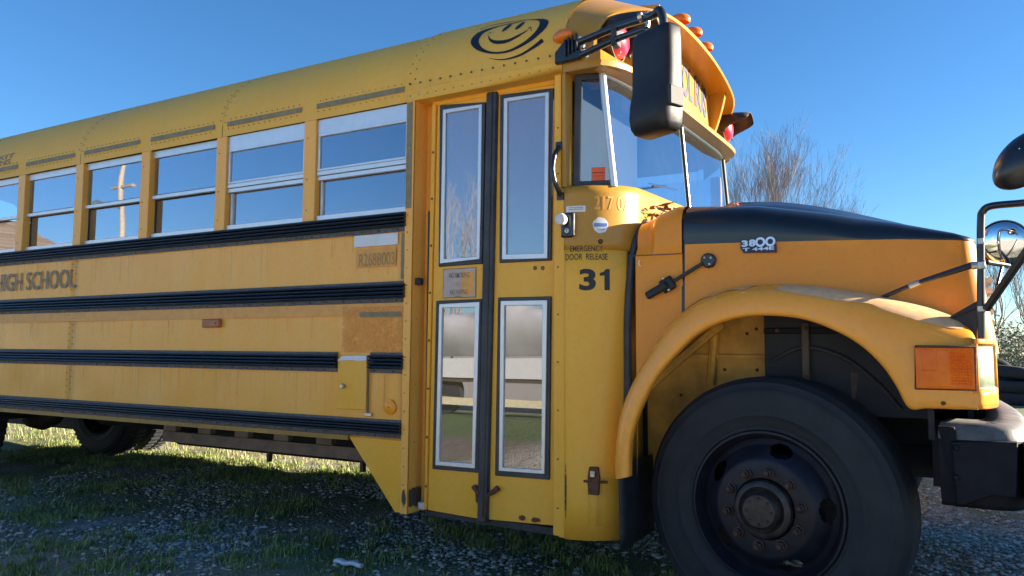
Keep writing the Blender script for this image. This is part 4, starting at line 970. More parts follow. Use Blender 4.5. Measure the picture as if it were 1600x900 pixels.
for s in ss:
    x0, y0 = plan(s); zb_ = (zj(x0)-.03) if s <= 1 else 1.10; zs = interp(x0, ZS); zt = max(interp(x0, ZT), zs+.012)
    wf = min(1, max(0, (x0+.5)/.6)); nx, ny = (0, -1) if s <= 1 else ((math.sin((s-1)*PI/2), -math.cos((s-1)*PI/2)) if s <= 2 else (1, 0))
    col_ = []
    for k in range(7):
        z = zb_ + (zs-zb_)*k/6; d = 1.5-z
        col_.append((x0 + nx*.13*d + .02*wf*d, y0 + ny*(.06*d if s > .9 else .05*d), z))
    rr = min(.10, zt-zs-.004) if zt-zs > .02 else (zt-zs)*.8
    z = zs; col_.append((x0, y0, (zs+zt-rr)/2)); 
    for k in range(7):
        a = k/6*PI/2; ins = rr*1.3*(1-math.cos(a)); col_.append((x0-nx*ins, y0-ny*ins, zt-rr+rr*math.sin(a)))
    e = col_[-1]; xc = min(e[0], .04)
    for t in (.2, .45, .7, 1.0):
        col_.append((e[0]+(xc-e[0])*t, e[1]+(1.22-e[1])*t, e[2]+.035*math.sin(t*PI/2)))
    hrows.append(col_)
mb = MB(); mb.grid(hrows, rowmi=lambda i, j: 0 if j < 6 else 1)
mir = [[(p[0], 2.44-p[1], p[2]) for p in c] for c in hrows]; mb.grid(mir, rowmi=lambda i, j: 0 if j < 6 else 1)
hood = mb.build('hood', ['hood', 'hoodblack'], bus, smooth=40)
# raised centre of the hood
mb = MB(); rows = []
for x in list(np.linspace(-.86, .05, 14)):
    z = interp(x, ZT)+.005; h = .045*min(1, (x+.87)/.05)*min(1, max(.02, (.08-x)/.55))
    rows.append([(x, y, z+(.018 if .5 < y < 1.94 else 0)+hh*h) for y, hh in ((.42,0),(.48,.7),(.55,1),(1.22,1.15),(1.89,1),(1.96,.7),(2.02,0))])
mb.grid(rows); mb.add(rows[0], [list(range(7))]); mb.build('hood_bulge', 'hoodblack', hood)
# gap line at the rear edge of the hood
gp = [(lambda c: [(p[0]-.012, p[1]+.006, p[2]) for p in c])(hrows[0])]
mb = MB(); c0 = hrows[0][:16]; mb.grid([[(p[0]-.016, p[1]+.010, p[2]) for p in c0], [(p[0]+.004, p[1]+.010, p[2]) for p in c0]]); mb.build('hood_gap', 'black', bus)
# badge
(ex0, ez0), (ex1, ez1) = (-0.662, 1.505), (-0.524, 1.562)
hy = lambda x: .135 + .115*max(0, (x+.893)/.988)**1.3
mb = MB(); yb = hy((ex0+ex1)/2)
bgm = lambda o_: (lambda u, v: (u, hy(u)-o_-.05*max(0, 1.5-v)*0 - .004, v))
hh = ez1-ez0
mb.prism([(ex0-.002, ez0+.02), (ex0+.01, ez0), (ex1, ez0-.004), (ex1, ez0+hh*.40), (ex1-.006, ez1), (ex0, ez1-.002)], yb-.014, yb+.004); bd = mb.build('badge', 'badgeback', hood)
W_ = ex1-ex0
decal('badge_numerals', text_geo('3', ex0+.004, ex0+W_*.21, ez0+hh*.42, ez1-.006, bold=.05), side(yb-.018), 'badge', hood)
decal('badge_numerals', text_geo('8', ex0+W_*.24, ex0+W_*.43, ez0+hh*.42, ez1-.004, bold=.05), side(yb-.018), 'badge', hood)
for k in range(2):
    c_ = (ex0+W_*(.565+.285*k), ez0+hh*.70); ro, ri = .020, .011
    decal('badge_numerals', band([(c_[0]+ro*math.cos(t), c_[1]+ro*math.sin(t)) for t in [j*PI/10 for j in range(21)]], [(c_[0]+ri*math.cos(t), c_[1]+ri*math.sin(t)) for t in [j*PI/10 for j in range(21)]]), side(yb-.018), 'badge', hood)
decal('badge_numerals', text_geo('T 444E', ex0+.008, ex1-.006, ez0+.006, ez0+hh*.34, bold=.04), side(yb-.018), 'badge', hood)
# hood hold-down: rubber T-latch across the gap
mb = MB(); P_ = (-0.792, 1.479); py_ = .140
cpt = [(P_[0]+.034*math.cos(t), P_[1]+.034*math.sin(t)) for t in (0.1, .95, 1.9, 2.7, 3.6, 4.5, 5.4)]
mb.prism(cpt, py_-.020, py_+.014); la = mb.build('hood_latch', 'black', bus, bevel=.006)
mb = MB(); mb.rivets([(P_[0]-.014, py_-.020, P_[1]+.012), (P_[0]+.012, py_-.020, P_[1]+.010), (P_[0]+.006, py_-.020, P_[1]-.016)], .0065, .004); mb.build('latch_screws', 'steel', la)
Q_ = (-0.960, 1.383)
mb = MB(); mb.tube([(P_[0]-.02, py_-.025, P_[1]-.012), (Q_[0], .118, Q_[1]+.002)], .008, 10); mb.build('latch_strap', 'rubber', la)
R_ = (-1.041, 1.340)
mb = MB(); d_ = Vector((Q_[0]-R_[0], 0, Q_[1]-R_[1])).normalized(); n_ = Vector((-d_.z, 0, d_.x))
def ob(c, a, b): return [(c[0]+d_.x*i*a+n_.x*j*b, c[1]+d_.z*i*a+n_.z*j*b) for i, j in ((-1,-1),(1,-1),(1,1),(-1,1))]
mb.prism(ob((Q_[0]-.002, Q_[1]), .030, .030), .100, .122)
mb.prism(ob(((R_[0]+Q_[0])/2-.006, (R_[1]+Q_[1])/2-.003), .052, .017), .088, .114); mb.build('latch_handle', 'plastic', la, bevel=.008, seg=2)
mb = MB(); mb.rivets([(Q_[0]-.018, .099, Q_[1]+.026), (Q_[0]+.006, .099, Q_[1]-.024)], .007, .004); mb.build('latch_screws', 'steel', la)

# --- fixed side panel behind the hood (between seal and hood gap)
rows = []
JL = [(p[1], p[0]) for p in JX[:5]]           # x as a function of z on the rear limb of the flare
xs_ = list(np.linspace(0, 1, 22))
c0 = hrows[0]
for t in xs_:
    x = -1.108+( -.905+1.108)*t; col_ = []
    zt = 1.675 + (1.735-1.675)*min(1, t*1.2); rr = .09
    ins = .035*max(0, min(1, (.42-t)/.10)) if t < .42 else 0
    y0 = .118+.017*t
    xb_ = x
    zb_ = interp(x, sorted([(p[0], p[1]) for p in JX[1:6]])) - .04
    zb_ = max(.56, zb_) if t > .03 else .56
    for k in range(9):
        z = zb_+(1.512-zb_)*k/8; col_.append((x, y0+.004, z))
    col_.append((x, y0+.001, 1.516))
    for k in range(3): 
        z = 1.52+(zt-rr-1.52)*k/2; col_.append((x, y0-.002+ins*min(1, (z-1.51)/.03), z))
    for k in range(1, 7):
        a = k/6*PI/2; col_.append((x, y0-.002+ins+rr*1.2*(1-math.cos(a)), zt-rr+rr*math.sin(a)))
    col_.append((x, .7, zt+.02)); col_.append((x, 1.22, zt+.03))
    rows.append(col_)
mb = MB(); mb.grid(rows); cp = mb.build('cowl_side_panel', 'hood', bus, smooth=50)
mb = MB(); mb.grid([[(x_, .118+.017*((x_+1.15)/.245)-.0015, z_) for x_ in (-1.14, -1.02, -.907)] for z_ in (1.513, 1.517)]); mb.build('panel_split', 'black', cp)
circ = [(0,0)]
(mx_, mz_) = (-1.083, 1.483)
decal('crescent_scuff', band([(mx_+.012*math.cos(t), mz_+.015*math.sin(t)) for t in np.linspace(2.2, 5.2, 12)], [(mx_+.004+.010*math.cos(t), mz_+.013*math.sin(t)) for t in np.linspace(2.2, 5.2, 12)]), side(.1175), 'sticker', cp)
# leaf litter caught between cowl and hood
mb = MB()
for k in range(26):
    x = random.uniform(-1.12, -1.03); y = random.uniform(.30, .75); z = 1.70+random.uniform(0, .05)+T(y)*.8+(x+1.16)*.15; a = random.uniform(0, PI); l_ = random.uniform(.02, .055)
    d1 = Vector((math.cos(a), math.sin(a), random.uniform(-.3, .5)))*l_; d2 = Vector((-math.sin(a), math.cos(a), random.uniform(-.5, .5)))*l_*.35
    c_ = Vector((x, y, z)); mb.add([c_-d1, c_+d2, c_+d1, c_-d2], [(0,1,2,3)])
for k in range(16):
    x = random.uniform(-1.10, -1.02); y = random.uniform(.3, .6); a = random.uniform(0, PI)
    mb.tube([(x, y, 1.71), (x+.05*math.cos(a), y+.05*math.sin(a), 1.73+random.uniform(0,.03))], .003, 4)
mb.build('dead_leaves', [simple('dead_leaf', (.22,.11,.06), .8, var=.5, scale=40)], kind='stuff')['label'] = 'dead brown leaves caught between windshield and hood'
bpy.data.objects['dead_leaves']['category'] = 'leaf litter'

# ================================================================== FENDER
I_ = [(-1.096, 0.585), (-1.089, 0.728), (-1.047, 0.861), (-0.980, 0.988), (-0.888, 1.095), (-0.809, 1.167), (-0.708, 1.217), (-0.580, 1.240), (-0.418, 1.226), (-0.297, 1.179), (-0.213, 1.124), (-0.147, 1.054), (-0.105, 0.983), (-0.067, 0.908), (-0.009, 0.909), (0.068, 0.910), (0.127, 0.912)]
J_ = [(-1.182, 0.562), (-1.182, 0.684), (-1.154, 0.849), (-1.084, 1.006), (-0.982, 1.168), (-0.909, 1.254), (-0.789, 1.330), (-0.609, 1.367), (-0.416, 1.362), (-0.233, 1.332), (-0.102, 1.302), (0.024, 1.261), (0.104, 1.221), (0.142, 1.164), (0.149, 1.084), (0.146, 0.998), (0.141, 0.912)]
yJ = [.10,.10,.10,.10,.12,.14,.14,.15,.17,.19,.20,.21,.18,.10,.03,.01,.0]
pexp = [1.0,1.0,1.0,1.0,1.0,1.05,1.1,1.2,1.2,1.2,1.2,1.2,1.1,1.0,1,1,1]
Is, Js = smoothpath(I_, 6), smoothpath(J_, 6); ysm = [v[0] for v in smoothpath([(a,) for a in yJ], 6)]
rows = []
for (ix, iz), (jx, jz), yj in zip(Is, Js, ysm):
    row = [(ix+(0), .028, iz+.0), (ix, .018, iz), (ix, .002, iz)]
    cxv, czv = jx-ix, jz-iz; L_ = math.hypot(cxv, czv) or 1
    row.append((ix+cxv/L_*.004, -.008, iz+czv/L_*.004)); row.append((ix+cxv/L_*.012, -.012, iz+czv/L_*.012))
    for k in range(1, 15):
        t = k/14; a = t*PI/2; g_ = math.sin(a)**.85; e_ = (1-math.cos(a))
        base = .012/max(L_, .02)
        f_ = base+(1-base)*g_
        row.append((ix+cxv*f_, -.012+(yj+.012)*e_**1.25, iz+czv*f_))
    rows.append(row)
mb = MB(); mb.grid(rows); fd = mb.build('fender', 'fender', bus, smooth=60)
# sun-bleached clearcoat patches on the fender shoulder
def fend(u, v):     # u index along stations, v 0..1 across
    i = min(len(rows)-2, max(0, int(u))); f_ = u-i; j = 4+v*14; jj = min(17, int(j)); g_ = j-jj
    a = np.array(rows[i][jj])*(1-g_)+np.array(rows[i][jj+1])*g_; b = np.array(rows[i+1][jj])*(1-g_)+np.array(rows[i+1][jj+1])*g_
    p = a*(1-f_)+b*f_; return tuple(p + np.array([0, -.0015, .0015]))
pt = [(45,.55),(47,.42),(52,.40),(57,.50),(60,.46),(66,.50),(72,.62),(74,.80),(66,.90),(55,.92),(47,.90),(45.5,.75)]
decal('peeled_patch', poly([(a_, b_*16) for a_, b_ in smoothpath(pt+[pt[0]], 4)[:-1]]), lambda u, v: fend(u, v/16), 'clear', fd, .5)
pt = [(37,.62),(39,.72),(41,.60),(42,.74),(42,.92),(33,.93),(31,.80),(35,.74)]
decal('peeled_patch', poly([(a_, b_*16) for a_, b_ in smoothpath(pt+[pt[0]], 4)[:-1]]), lambda u, v: fend(u, v/16), 'clear', fd, .5)
ch = MB()
for k in range(60):
    u0 = random.uniform(4, 80); v0 = random.choice((random.uniform(.02, .25), random.uniform(.3, .9))); r_ = random.uniform(.05, .16)
    ch.add([fend(u0+r_*math.cos(t)*random.uniform(.5, 1.2), max(.0, min(.98, v0+.045*r_*3*math.sin(t)*random.uniform(.5, 1.2)))) for t in [j*2*PI/7 for j in range(7)]], [list(range(7))])
ch.build('paint_chips', 'clear', fd, kind='stuff', smooth=0)
# seam across the flare behind the arch
(f0x, f0z), (f1x, f1z) = (-0.884, 1.253), (-0.851, 1.173)
mb = MB(); mb.grid([[(p[0], 2.44-p[1], p[2]) for p in r_] for r_ in rows]); mb.build('fender', 'fender', bus, smooth=60)
mb = MB(); mb.box(-.03, .16, 2.38, 2.44, .90, 1.16); mb.build('turn_signal', 'amberfaded', bus, bevel=.01)
# wheel well
mb = MB(); mb.prism([(-1.20, .50), (-.61, .50), (-.61, 1.55), (-1.20, 1.55)], .42, .45); mb.build('inner_panel', 'well', bus)
mb = MB(); mb.box(-1.22, -1.185, .10, .44, .60, 1.60); mb.build('firewall', 'well', bus)
mb = MB(); mb.tube([(-1.17, .15, .86), (-.93, .30, 1.10), (-.80, .36, 1.22)], .022, 8); mb.tube([(-.86, .40, .95), (-.83, .40, 1.25)], .020, 8); mb.build('fender_brace', 'well', bus)
mb = MB(); mb.box(-.605, .12, .30, .33, .85, 1.5); mb.box(-.655, .12, .32, 2.1, 1.30, 1.33); mb.build('splash_shield', 'engine', bus)
mb = MB(); mb.box(-1.1, .05, .72, 1.72, .70, 1.25); mb.box(-1.18, -1.16, .40, 2.0, .55, 1.5); mb.build('engine', 'engine', bus, bevel=.05)
mb = MB(); mb.box(.0, .14, .30, 2.36, .60, 1.38); mb.build('nose_sun_block', 'engine', bus)  # added box, keeps sun from slipping past the engine onto the ground
mb = MB(); mb.box(-.01, .01, .04, .42, .80, 1.16); mb.build('fender_sun_block', 'engine', bus)  # added plate, stops a sun patch falling on the front tyre
mb = MB(); mb.tube(smoothpath([(-.58, .295, 1.06), (-.45, .29, 1.12), (-.30, .29, 1.08), (-.18, .29, .98), (-.10, .29, .88)], 5), .008, 8); mb.build('brake_hose', 'rubber', bus)
mb = MB(); mb.box(-.455, -.425, .275, .30, .98, 1.22); mb.build('shield_bracket', 'frame', bus, bevel=.004)
mb = MB(); mb.box(-.605, .1, .288, .30, 1.175, 1.20); mb.build('shield_rib', 'bumper', bus, bevel=.003)
mb = MB(); mb.tube([(-.30, .34, .50), (-.26, .33, 1.02)], .034, 12); mb.build('shock_absorber', 'frame', bus)
mb = MB(); mb.rivets([(-.44, .274, 1.2), (-.44, .274, 1.0), (-.2, .287, 1.19), (-.05, .287, 1.19), (-.55, .287, 1.19)], .010, .006); mb.rivets([(x_, .419, z_) for x_, z_ in ((-.70, 1.18), (-.9, 1.15), (-.66, 1.02), (-.80, 1.02), (-1.0, .9), (-.66, 1.2))], .008, .005); mb.build('well_bolts', 'rust', bus, kind='stuff')
mb = MB(); mb.box(-1.15, -.62, .395, .42, 1.07, 1.085); mb.build('panel_fold', 'well', bus)
# mud flap hanging behind the wheel
mb = MB(); mb.prism([(0,0),(1,0),(1,1),(0,1)], 0, 1); mb = MB()
mb.grid([[(-1.135+.006*math.sin(6*y)+.02*(.6-z), y, z) for y in np.linspace(-.005, .40, 8)] for z in (.625, .55, .45, .35, .285)]); fl = mb.build('mud_flap', 'flap', bus); m_ = fl.modifiers.new('solid', 'SOLIDIFY'); m_.thickness = .01

# --- nose: headlight surround, bucket, lower valance, grille
NP = smoothpath([(.128,-.010), (.150,-.004), (.168,.02), (.180,.05), (.196,.10), (.208,.17), (.222,.35), (.235,.75), (.24,1.22)], 6)
def nose(z0, z1, name, mat, a=0, b=None, off=0, parent=bus):
    pts = NP[a:b]; mb = MB()
    mb.grid([[(p[0]-off, p[1]+off*.4, z0+(z1-z0)*k/3) for p in pts] for k in range(4)]); o = mb.build(name, mat, parent)
    m_ = o.modifiers.new('solid', 'SOLIDIFY'); m_.thickness = .012; m_.offset = -1; return o
iH0, iH1 = 5, 31
nose(.914, .978, 'nose_valance', 'fender'); nose(1.132, 1.150, 'nose_brow', 'fender', 4, off=.003)
nose(.978, 1.132, 'nose_corner', 'fender', 0, iH0+1); nose(.978, 1.132, 'nose_inner', 'fender', iH1, 40)
hl = nose(.980, 1.130, 'headlight_bucket', 'bucket', iH0, iH1+1, .008)
mb = MB(); mb.grid([[(p[0]-o_, p[1]+o_*.4, z) for p in NP[iH0:iH1+1]] for o_, z in ((.0, 1.130), (.008, 1.124))]); mb.grid([[(p[0]-o_, p[1]+o_*.4, z) for p in NP[iH0:iH1+1]] for o_, z in ((.0, .979), (.008, .986))]); mb.build('bucket_edge', 'bucket', hl)
mb = MB(); mb.grid([[(p[0], 2.44-p[1], z) for p in NP] for z in (.914, 1.150)]); mb.build('nose_far_corner', 'fender', bus)
for k in range(12):
    mb = MB(); mb.box(.200, .232, .55, 1.89, .92+.042*k, .94+.042*k); mb.build('grille_bar', 'steel', bus)
mb = MB(); mb.box(.15, .19, .40, 2.04, .90, 1.42); mb.build('grille_backing', 'engine', bus)
# valance side piece under the turn signal
mb = MB(); mb.rivets([(0.038, 0.930)[:1]+(-.013,)+(0.038, 0.930)[1:]], .008, .007); mb.build('valance_bolt', 'rust', bus)
# turn signal
to = [(-0.047, 0.974), (0.138, 0.975), (0.143, 1.126), (-0.042, 1.128)]; ti = [(-0.041, 0.980), (0.133, 0.981), (0.137, 1.119), (-0.036, 1.121)]
mb = MB(); mb.prism(to, -.017, .03); ts = mb.build('turn_signal', 'rust', bus, bevel=.003)
def lensmat():
    m, N, L, P = newmat('amber_ribbed_lens')
    v = pos(N, L); sx = N.new('ShaderNodeSeparateXYZ'); L.new(v, sx.inputs[0])
    n1 = noise(N, L, v, 9, 3)
    L.new(mixc(N, L, ramp(N, L, n1, [(.35, (0,0,0,1)), (.65, (1,1,1,1))]), (.85,.12,.003), (1.0,.22,.006)), P.inputs['Base Color'])
    P.inputs['Roughness'].default_value = .22; P.inputs['Coat Weight'].default_value = .0; P.inputs['Specular IOR Level'].default_value = .3
    ww = N.new('ShaderNodeTexChecker'); ww.inputs['Scale'].default_value = 160; L.new(v, ww.inputs['Vector']); return m
MT['lens'] = lensmat()
mb = MB(); nx, nz = 40, 28; x0_, x1_ = ti[0][0], ti[1][0]; z0_, z1_ = ti[0][1], ti[2][1]; rows = []
for j in range(nz+1):
    row = []
    for i in range(nx+1):
        x = x0_+(x1_-x0_)*i/nx; z = z0_+(z1_-z0_)*j/nz; u_ = i/nx
        y = -.024 - .006*math.sin(PI*u_)**.4*math.sin(PI*j/nz)**.4
        if u_ > .58 and 1 < j < nz-1 and i < nx-1: y += .0022*((i % 2)+(j % 2)) 
        elif .12 < u_ < .36 and j > nz*.45: y += .003
        row.append((x, y, z))
    rows.append(row)
mb.grid(rows); mb.build('lens', 'lens', ts, smooth=20)
# black corner gusset between hood nose and fender
mb = MB(); mb.prism([(0.068, 1.230), (0.156, 1.132), (0.164, 1.290)], .11, .125); mb.build('corner_gusset', 'rubber', bus)

# ================================================================== BUMPER
BP = smoothpath([(.022,.012), (.05,.004), (.10,-.005), (.19,-.008), (.245,.03), (.275,.12), (.30,.35), (.325,.8), (.33,1.22)], 6)
full = BP + [(p[0], 2.44-p[1]) for p in reversed(BP[:-1])]
mb = MB(); pr2 = [(.0,.585,0), (.0,.60,1), (.012,.66,1), (.012,.81,1), (.006,.845,1), (-.02,.862,1), (-.12,.87,1)]
rows = [];
for i, p in enumerate(full):
    q0, q1 = full[max(0, i-1)], full[min(len(full)-1, i+1)]; d = Vector((q1[0]-q0[0], q1[1]-q0[1])).normalized(); nn = Vector((d.y, -d.x))
    rows.append([(p[0]+nn.x*o_, p[1]+nn.y*o_, z) for o_, z, _ in pr2])
mb.grid(rows, rowmi=lambda i, j: 1 if j >= 3 else 0); bp = mb.build('front_bumper', ['bumper', 'silver'], bus, smooth=50); m_ = bp.modifiers.new('solid', 'SOLIDIFY'); m_.thickness = .01; m_.offset = -1
mb = MB(); mb.prism([(0.058, 0.804), (0.244, 0.816), (0.233, 0.635), (0.167, 0.638), (0.084, 0.597), (0.064, 0.601)], -.04, -.022)
bb = mb.build('bumper_end_plate', 'bumper', bus, bevel=.003)
mb = MB(); mb.prism([(0.018, 0.852), (0.069, 0.853), (0.093, 0.598), (0.075, 0.598)], -.020, .05); mb.build('bumper_end_flange', 'bumper', bus, bevel=.003)
mb = MB(); mb.rivets([(0.070, 0.786)[:1]+(-.04,)+(0.070, 0.786)[1:], (0.067, 0.687)[:1]+(-.04,)+(0.067, 0.687)[1:]], .012, .007); mb.build('plate_bolts', 'bumper', bb)
mb = MB(); mb.box(.262, .40, -.03, .10, .62, .81); mb.box(.255, .30, .02, .3, .65, .78); mb.build('bumper_guard', 'bumper', bus, bevel=.012, seg=2)

# ================================================================== FENDER MIRRORS (near corner of the hood)
def arr(*pts): return [(p[0], y, p[1]) for p, y in pts]
ty = .06
mb = MB(); mb.tube(smoothpath(arr(((0.160, 1.136), .06), ((0.164, 1.260), .06), ((0.170, 1.438), .06), ((0.175, 1.561), .06), ((0.182, 1.594), .06), ((0.209, 1.609), .05), ((0.296, 1.603), .0), ((0.356, 1.594), -.08)), 5), .0125, 12)
fm = mb.build('fender_mirror', 'black', bus)
mb = MB(); mb.tube(arr(((0.178, 1.252), .045), ((0.284, 1.424), -.05), ((0.333, 1.504), -.1)), .0135, 10); mb.build('mirror_brace', 'black', fm)
mb = MB(); mb.tube(arr(((-0.158, 1.302), .14), ((-0.035, 1.354), .12), ((0.145, 1.408), .065)), [.0075, .0085, .012], 10); mb.build('mirror_stay', 'black', fm)
mb = MB(); mb.tube(arr(((-0.056, 1.344), .122), ((-0.018, 1.360), .117)), .0105, 10); mb.tube(arr(((0.141, 1.405), .06), ((0.183, 1.408), .055)), .0145, 10); mb.box((0.150, 1.371)[0]+.008, (0.181, 1.370)[0], .038, .080, (0.169, 1.403)[1]-.012, (0.169, 1.403)[1]+.014)
mb.box((0.161, 1.482)[0], (0.181, 1.481)[0], .042, .078, (0.172, 1.477)[1], (0.173, 1.499)[1]); mb.box((0.152, 1.260)[0], (0.186, 1.259)[0], .040, .078, (0.163, 1.244)[1], (0.164, 1.264)[1]); mb.build('stay_clamp', 'steel', fm, bevel=.002)
mb = MB(); mb.tube(arr(((0.058, 1.219), .12), ((0.102, 1.236), .10), ((0.177, 1.268), .055), ((0.206, 1.285), .05)), .0032, 6); mb.build('mirror_cable', 'black', fm)
mb = MB(); q = (-0.160, 1.305); mb.tube([(q[0]-.04, .135, q[1]+.004), (q[0]+.02, .14, q[1]-.004)], .008, 6); q = (0.054, 1.222); mb.tube([(q[0]-.02, .12, q[1]+.004), (q[0]+.02, .12, q[1]-.004)], .009, 6); mb.build('stay_foot', 'rust', fm)
# round convex mirror
(cx_, cz_) = (0.250, 1.496)
nv = Vector((-.20, -.93, -.10)).normalized()
def disc(c, nrm, R, depth, mi=0, back=.05, seg=40):
    c = Vector(c); n = Vector(nrm).normalized(); a = n.cross(Vector((0,0,1))).normalized(); b = n.cross(a); rows = []
    for k in range(0, 9):
        t = k/8*PI/2*.9; rr = R*math.sin(t)/math.sin(PI/2*.9); h = depth*(math.cos(t)-math.cos(PI/2*.9))
        rows.append([c + a*rr*math.cos(u)+b*rr*math.sin(u)+n*h for u in [j*2*PI/seg for j in range(seg)]])
    return rows, a, b, n
rows, a_, b_, n_ = disc((cx_, .20, cz_), nv, .078, .030)
mb = MB(); mb.grid(rows, closed=True); mb.build('convex_glass', 'chrome', fm, smooth=60)
mb = MB(); c_ = Vector((cx_, .20, cz_)); mb.grid([[c_ + a_*r_*math.cos(u)+b_*r_*math.sin(u)+n_*h for u in [j*2*PI/40 for j in range(40)]] for r_, h in ((.078,.004),(.082,.004),(.083,-.004),(.070,-.02),(.03,-.035),(.001,-.036))], closed=True); mb.build('convex_shell', 'black', fm)
q1, q2, q3 = (0.187, 1.416), (0.257, 1.412), (0.258, 1.425)
mb = MB(); mb.tube([(q1[0], .07, q1[1]), (q2[0], .18, q2[1]), (q3[0], .2, q3[1]+.01)], .009, 8); q4, q5 = (0.239, 1.413), (0.211, 1.315); mb.tube([(q4[0], .16, q4[1]), (q5[0], .08, q5[1])], .006, 8); mb.build('convex_bracket', 'black', fm)
# black dome-backed crossview mirror at the picture edge
(cx_, cz_) = (0.286, 1.707)
mb = MB(); c_ = Vector((cx_, -.22, cz_)); n_ = Vector((-.35, -.75, .35)).normalized(); a_ = n_.cross(Vector((0,0,1))).normalized(); b_ = n_.cross(a_)
rot = math.radians(-35)
a2_ = a_*math.cos(rot)+b_*math.sin(rot); b2_ = b_*math.cos(rot)-a_*math.sin(rot)
mb.grid([[c_ + a2_*r_*.080*math.cos(u)+b2_*r_*.112*math.sin(u)+n_*h for u in [j*2*PI/40 for j in range(40)]] for r_, h in ((.02,.055),(.3,.052),(.55,.044),(.75,.032),(.9,.017),(1,0),(1.03,-.006),(1.0,-.012),(.9,-.012))], closed=True); mb.build('crossview_shell', 'black', fm, smooth=60)
mb = MB(); mb.tube([(cx_, -.20, cz_), (cx_+.06, -.14, cz_-.12), (0.356, 1.594)[:1]+(-.08,)+(0.356, 1.594)[1:]], .010, 8); mb.build('crossview_bracket', 'black', fm)

# ================================================================== WHEELS
def wheel(name, c, steer=0, front=True, flip=False):
    R, rr, hw = .500, .287, .125
    prof = [(.285,.118),(.298,.126),(.302,.131),(.308,.131),(.312,.129),(.330,.136),(.352,.1395),(.355,.142),(.362,.1425),(.365,.141),(.395,.143),(.430,.142),(.448,.139),(.451,.1405),(.456,.1395),(.459,.136),(.470,.132),(.480,.126),(.484,.125),(.488,.118),(.497,.104)]
    if front:
        tread = []
        for g_ in (.075,.042,.0,-.042,-.075): tread += [(.505,g_+.014),(.505,g_+.004),(.495,g_+.003),(.495,g_-.003),(.505,g_-.004),(.505,g_-.014)]
    else: tread = [(.505,.095),(.505,.0),(.505,-.095)]
    prof = prof + [(.503,.098)] + tread + [(r_, -a) for r_, a in [(.503,.098)]+prof[::-1]]
    mb = MB()
    # steel disc wheel
    face0 = [(.296,.128),(.294,.137),(.286,.138),(.280,.126),(.272,.100),(.262,.082),(.240,.092),(.215,.120),(.190,.146),(.178,.150),(.118,.150),(.116,.146)] if front else [(.296,.128),(.290,.137),(.280,.126),(.268,.06),(.25,.0),(.22,-.02),(.118,-.02)]
    face = []
    for (r0_, a0_), (r1_, a1_) in zip(face0[:-1], face0[1:]):
        m_ = max(1, int(abs(r0_-r1_)/.0045)) if front and r0_ > .18 and r1_ < .265 else 1
        face += [(r0_+(r1_-r0_)*i/m_, a0_+(a1_-a0_)*i/m_) for i in range(m_)]
    face.append(face0[-1])
    seg = 240 if front else 60; rows = []
    for r_, a in face: rows.append([(r_*math.cos(2*PI*k/seg), -a, r_*math.sin(2*PI*k/seg)) for k in range(seg)])
    w_ = MB(); n = seg
    w_.v = [p for r_ in rows for p in r_]
    for i in range(len(rows)-1):
        for j in range(n):
            if front:
                ph = (j/n*360 - 75) % 72; ph = min(ph, 72-ph); rm = (face[i][0]+face[i+1][0])/2
                if (math.radians(ph)*.225/.044)**2 + ((rm-.226)/.025)**2 < 1: continue
            k = (j+1) % n; w_.f.append([i*n+j, i*n+k, (i+1)*n+k, (i+1)*n+j]); w_.m.append(0)
    w_.lathe([(.2715,.098),(.269,-.10),(.290,-.13)], seg=240)
    w_.lathe([(.20,.02),(.06,.02)], seg=24, mi=1)
    wo = w_.build(name, ['rimblack', 'engine'], bus, local=True, loc=np.array(c)-WORLD[bus.name], smooth=50)
    wo.rotation_euler = (0, 0, steer + (PI if flip else 0))
    t = MB(); t.lathe(prof, seg=96, rowmi=None)
    ty_ = t.build('tyre', 'tyre', wo, local=True, smooth=35)
    if not front:
        lg = MB()
        for k in range(56):
            a = 2*PI*k/56
            for s_, y0, y1 in ((0, .015, .11), (.5, -.11, -.015)):
                aa = a + s_*2*PI/56; pts = []
                for r_ in (.503, .520):
                    for da, yy2 in ((-.030, y0), (.030, y0), (.030, y1), (-.030, y1)): pts.append((r_*math.cos(aa+da), -yy2, r_*math.sin(aa+da)))
                lg.add(pts, [(0,1,2,3),(4,5,6,7),(0,1,5,4),(1,2,6,5),(2,3,7,6),(3,0,4,7)])
        lg.build('tread_lugs', 'tyre', wo, local=True, kind='stuff')
    hb = MB(); hb.lathe([(.112,.150),(.108,.175),(.100,.182),(.088,.184),(.082,.176),(.074,.172),(.070,.200),(.060,.214),(.0,.216)], seg=40); hb.build('hub', 'hubm', wo, local=True)
    if front:
        bl = MB()
        for k in range(8): bl.rivets([(.048*math.cos(k*PI/4), -.216, .048*math.sin(k*PI/4))], .006, .004)
        bl.build('hub_bolts', 'hubm', wo, local=True, kind='stuff')
        first = None
        for k in range(10):
            a = k*PI/5+.16
            if first is None:
                nb = MB(); nb.lathe([(.024,0),(.024,.006),(.0175,.008),(.0175,.026),(.013,.029),(.010,.029),(.010,.040),(.0,.041)], seg=6); first = nb.build('lug_nut', 'lug', wo, local=True, smooth=20); o = first
            else: o = first.copy(); COL.objects.link(o); o.parent = wo
            o.location = (.143*math.cos(a), -.150, .143*math.sin(a)); o.rotation_euler = (0, a, 0)
    return wo
MT['rimblack'] = simple('wheel_black_paint', (.010,.011,.020), .5, var=.5, scale=14, bmp=.15, coat=.0, spec=.35)
MT['hubm'] = simple('oily_hub', (.040,.033,.032), .5, .3, var=.6, scale=25, bmp=.3)
MT['lug'] = simple('rusty_lug', (.055,.032,.026), .6, .3, var=.4, scale=60)
